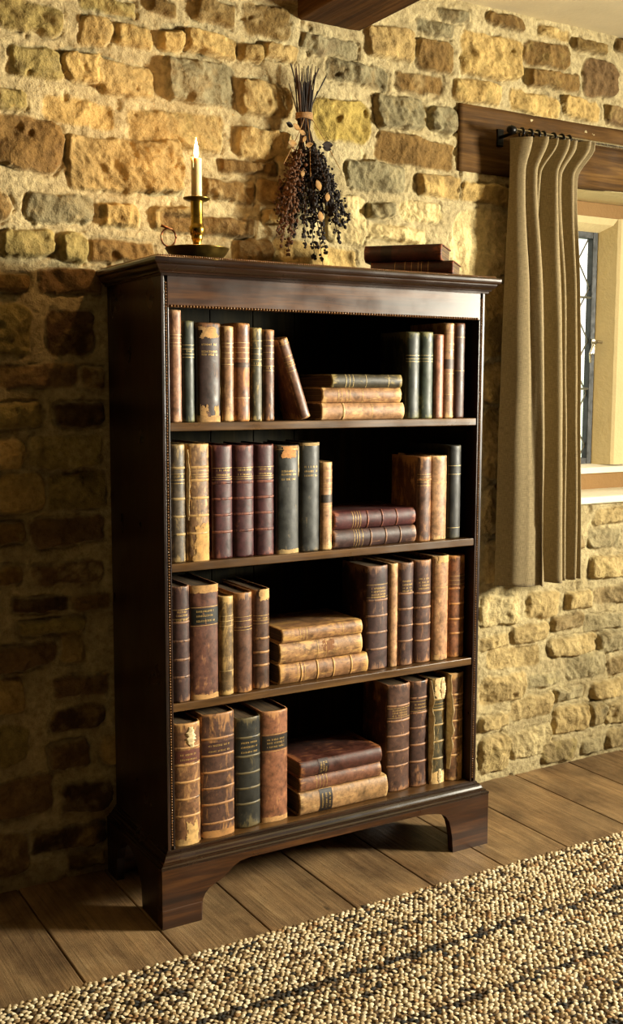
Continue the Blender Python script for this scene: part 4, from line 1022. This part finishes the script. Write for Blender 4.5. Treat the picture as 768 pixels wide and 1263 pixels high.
# ------------------------------------------------------------------ rug of looped wool
def build_rug():
    rs = np.random.RandomState(9)
    X0, X1, Y0, Y1 = -1.15, 2.15, -1.75, -.527
    px, py = .0146, .0096
    ni = int((X1-X0)/px); nj = int((Y1-Y0)/py)
    I, J = np.meshgrid(np.arange(ni), np.arange(nj)); I = I.ravel(); J = J.ravel()
    cx = X0+(I+.5*(J % 2)+.25)*px + rs.normal(0, .0020, I.shape)
    cy = Y1-(J+.5)*py + rs.normal(0, .0013, I.shape) + .003*fbm(cx*4, cy0(J)*4, 5, 2)
    N = len(I)
    L = rs.uniform(.0058, .0088, N); W = rs.uniform(.0042, .0058, N); Hh = rs.uniform(.0030, .0054, N)
    ang = rs.normal(.25, .30, N)*np.where(J % 2 == 0, 1, -.55)
    # template: ring x2 + top
    seg = 8; tv = []
    for k in range(seg): a = 2*PI*k/seg; tv.append((math.cos(a), math.sin(a), 0))
    for k in range(seg): a = 2*PI*(k+.5)/seg; tv.append((.86*math.cos(a), .86*math.sin(a), .55))
    for k in range(seg): a = 2*PI*k/seg; tv.append((.48*math.cos(a), .48*math.sin(a), .9))
    tv.append((0, 0, 1.0)); tv = np.array(tv); nt = len(tv)
    tf3 = []
    for k in range(seg):
        k2 = (k+1) % seg
        tf3 += [(k, k2, seg+k), (k2, seg+k2, seg+k), (seg+k, seg+k2, 2*seg+k2), (seg+k, 2*seg+k2, 2*seg+k), (2*seg+k, 2*seg+k2, 3*seg)]
    tf3 = np.array(tf3)
    lx = tv[None, :, 0]*L[:, None]; ly = tv[None, :, 1]*W[:, None]
    c, s = np.cos(ang)[:, None], np.sin(ang)[:, None]
    VX = cx[:, None]+lx*c-ly*s; VY = cy[:, None]+lx*s+ly*c; VZ = .0095+tv[None, :, 2]*Hh[:, None] + (lx*.25*rs.normal(0, 1, N)[:, None])
    V = np.stack([VX, VY, VZ], -1).reshape(-1, 3)
    Fa = (tf3[None]+(np.arange(N)*nt)[:, None, None]).reshape(-1, 3)
    pal = np.array([hx(h)[:3] for h in ('#d2bd98', '#b9a27a', '#e2d2b0', '#8e7450', '#665036', '#433b30', '#353431', '#a07c54')])
    base = np.array([.31, .23, .25, .10, .05, .012, .002, .05])
    y = cy
    dark = np.zeros(N)
    for yc, wd, st in ((-.562, .012, .2), (-.655, .022, .2), (-.778, .012, .9), (-.80, .03, .12), (-.86, .012, .2), (-.983, .011, .9), (-1.09, .02, .25), (-1.2, .01, .6), (-1.42, .01, .6), (-1.6, .02, .3)):
        dark = np.maximum(dark, st*np.exp(-((y+.004*fbm(cx*6, cx*0, 3, 2)-yc)/wd)**2)*(.55+.9*vnoise(cx*7, y*3, 8)))
    u = rs.rand(N); blot = .10*fbm(cx*9, cy*20, 12, 3)
    cum = np.cumsum(base)/base.sum()
    ci = np.searchsorted(cum, np.clip(u+blot, 0, .999))
    dk = rs.rand(N) < dark
    ci = np.where(dk, rs.choice([4, 5, 5, 6, 6], N), ci)
    col = pal[np.clip(ci, 0, 7)]*rs.uniform(.82, 1.1, N)[:, None]
    vc = np.repeat(col, nt, axis=0)
    me = bpy.data.meshes.new('pile')
    me.vertices.add(len(V)); me.vertices.foreach_set('co', V.astype(np.float32).ravel())
    me.loops.add(Fa.size); me.loops.foreach_set('vertex_index', Fa.ravel().astype(np.int32))
    me.polygons.add(len(Fa)); me.polygons.foreach_set('loop_start', np.arange(0, Fa.size, 3, dtype=np.int32)); me.polygons.foreach_set('loop_total', np.full(len(Fa), 3, dtype=np.int32))
    me.polygons.foreach_set('use_smooth', np.ones(len(Fa), dtype=bool)); me.update(calc_edges=True)
    at = me.attributes.new('col', 'FLOAT_COLOR', 'POINT'); at.data.foreach_set('color', np.concatenate([vc, np.ones((len(vc), 1))], 1).astype(np.float32).ravel())
    r = empty('rug', (.5, -1.14, 0)); tag(r, 'large beige and brown looped wool rug with dark flecked stripes on the wooden floor', 'rug')
    o = bpy.data.objects.new('pile', me); COL.objects.link(o); me.materials.append(M['rug']); o.parent = r; o.matrix_parent_inverse = Matrix.Translation((-.5, 1.14, 0))
    o['kind'] = 'stuff'
    b = box('backing', X0+.003, X1-.003, Y0+.003, Y1-.004, .0, .0100, M['rugback'], None, .003); b.parent = r; b.matrix_parent_inverse = Matrix.Translation((-.5, 1.14, 0))
def cy0(J): return -.527-(J+.5)*.0096
build_rug()

# ------------------------------------------------------------------ light
def area(name, loc, target, sx, sy, power, col, spread=PI):
    l = bpy.data.lights.new(name, 'AREA'); l.shape = 'RECTANGLE'; l.size = sx; l.size_y = sy; l.energy = power; l.color = col; l.spread = spread
    o = bpy.data.objects.new(name, l); COL.objects.link(o); o.location = loc
    o.rotation_euler = (Vector(target)-Vector(loc)).to_track_quat('-Z', 'Y').to_euler(); return o
KEY = area('daylight_right_window', (XR+.12, -2.3, 1.56), (0.6, -.5, 1.2), .60, .72, 155, (1.0, .93, .74), math.radians(95))
bpy.data.lights
l = bpy.data.lights.new('candle_glow', 'POINT'); l.energy = 3.4; l.color = (1, .56, .22); l.shadow_soft_size = .008
o = bpy.data.objects.new('candle_glow', l); COL.objects.link(o); o.location = (CX, CY, CZ+.1215+.165)
# sky outside
wd = bpy.data.worlds.new('World'); scn.world = wd; wd.use_nodes = True
nt = wd.node_tree; nt.nodes.clear()
bg = nt.nodes.new('ShaderNodeBackground'); ow = nt.nodes.new('ShaderNodeOutputWorld')
tc = nt.nodes.new('ShaderNodeTexCoord'); sp = nt.nodes.new('ShaderNodeSeparateXYZ'); rp = nt.nodes.new('ShaderNodeValToRGB')
nt.links.new(tc.outputs['Generated'], sp.inputs[0]); nt.links.new(sp.outputs[2], rp.inputs[0])
rp.color_ramp.elements[0].position = .0; rp.color_ramp.elements[0].color = (.75, .85, .62, 1)
rp.color_ramp.elements[1].position = .02; rp.color_ramp.elements[1].color = (1, .97, .86, 1)
nt.links.new(rp.outputs[0], bg.inputs[0]); bg.inputs[1].default_value = 2.4
nt.links.new(bg.outputs[0], ow.inputs[0])

# ------------------------------------------------------------------ camera
cam = bpy.data.cameras.new('Camera'); co = bpy.data.objects.new('Camera', cam); COL.objects.link(co)
yaw, pitch, roll = .5358, -.114, .0026
fw = Vector((math.sin(yaw)*math.cos(pitch), math.cos(yaw)*math.cos(pitch), math.sin(pitch)))
rt = Vector((math.cos(yaw), -math.sin(yaw), 0)); up = rt.cross(fw)
r2 = math.cos(roll)*rt+math.sin(roll)*up; u2 = -math.sin(roll)*rt+math.cos(roll)*up
R3 = Matrix((r2, u2, -fw)).transposed()
co.matrix_world = Matrix.Translation((-.9739, -2.649, 1.2671)) @ R3.to_4x4()
cam.sensor_fit = 'VERTICAL'; cam.sensor_height = 24; cam.lens = 24*1350.42/1263
cam.clip_start = .05
scn.camera = co
vs_ = scn.view_settings
vs_.view_transform = 'Standard'; vs_.look = 'None'; vs_.gamma = 1; vs_.use_curve_mapping = False; vs_.exposure = 0.0
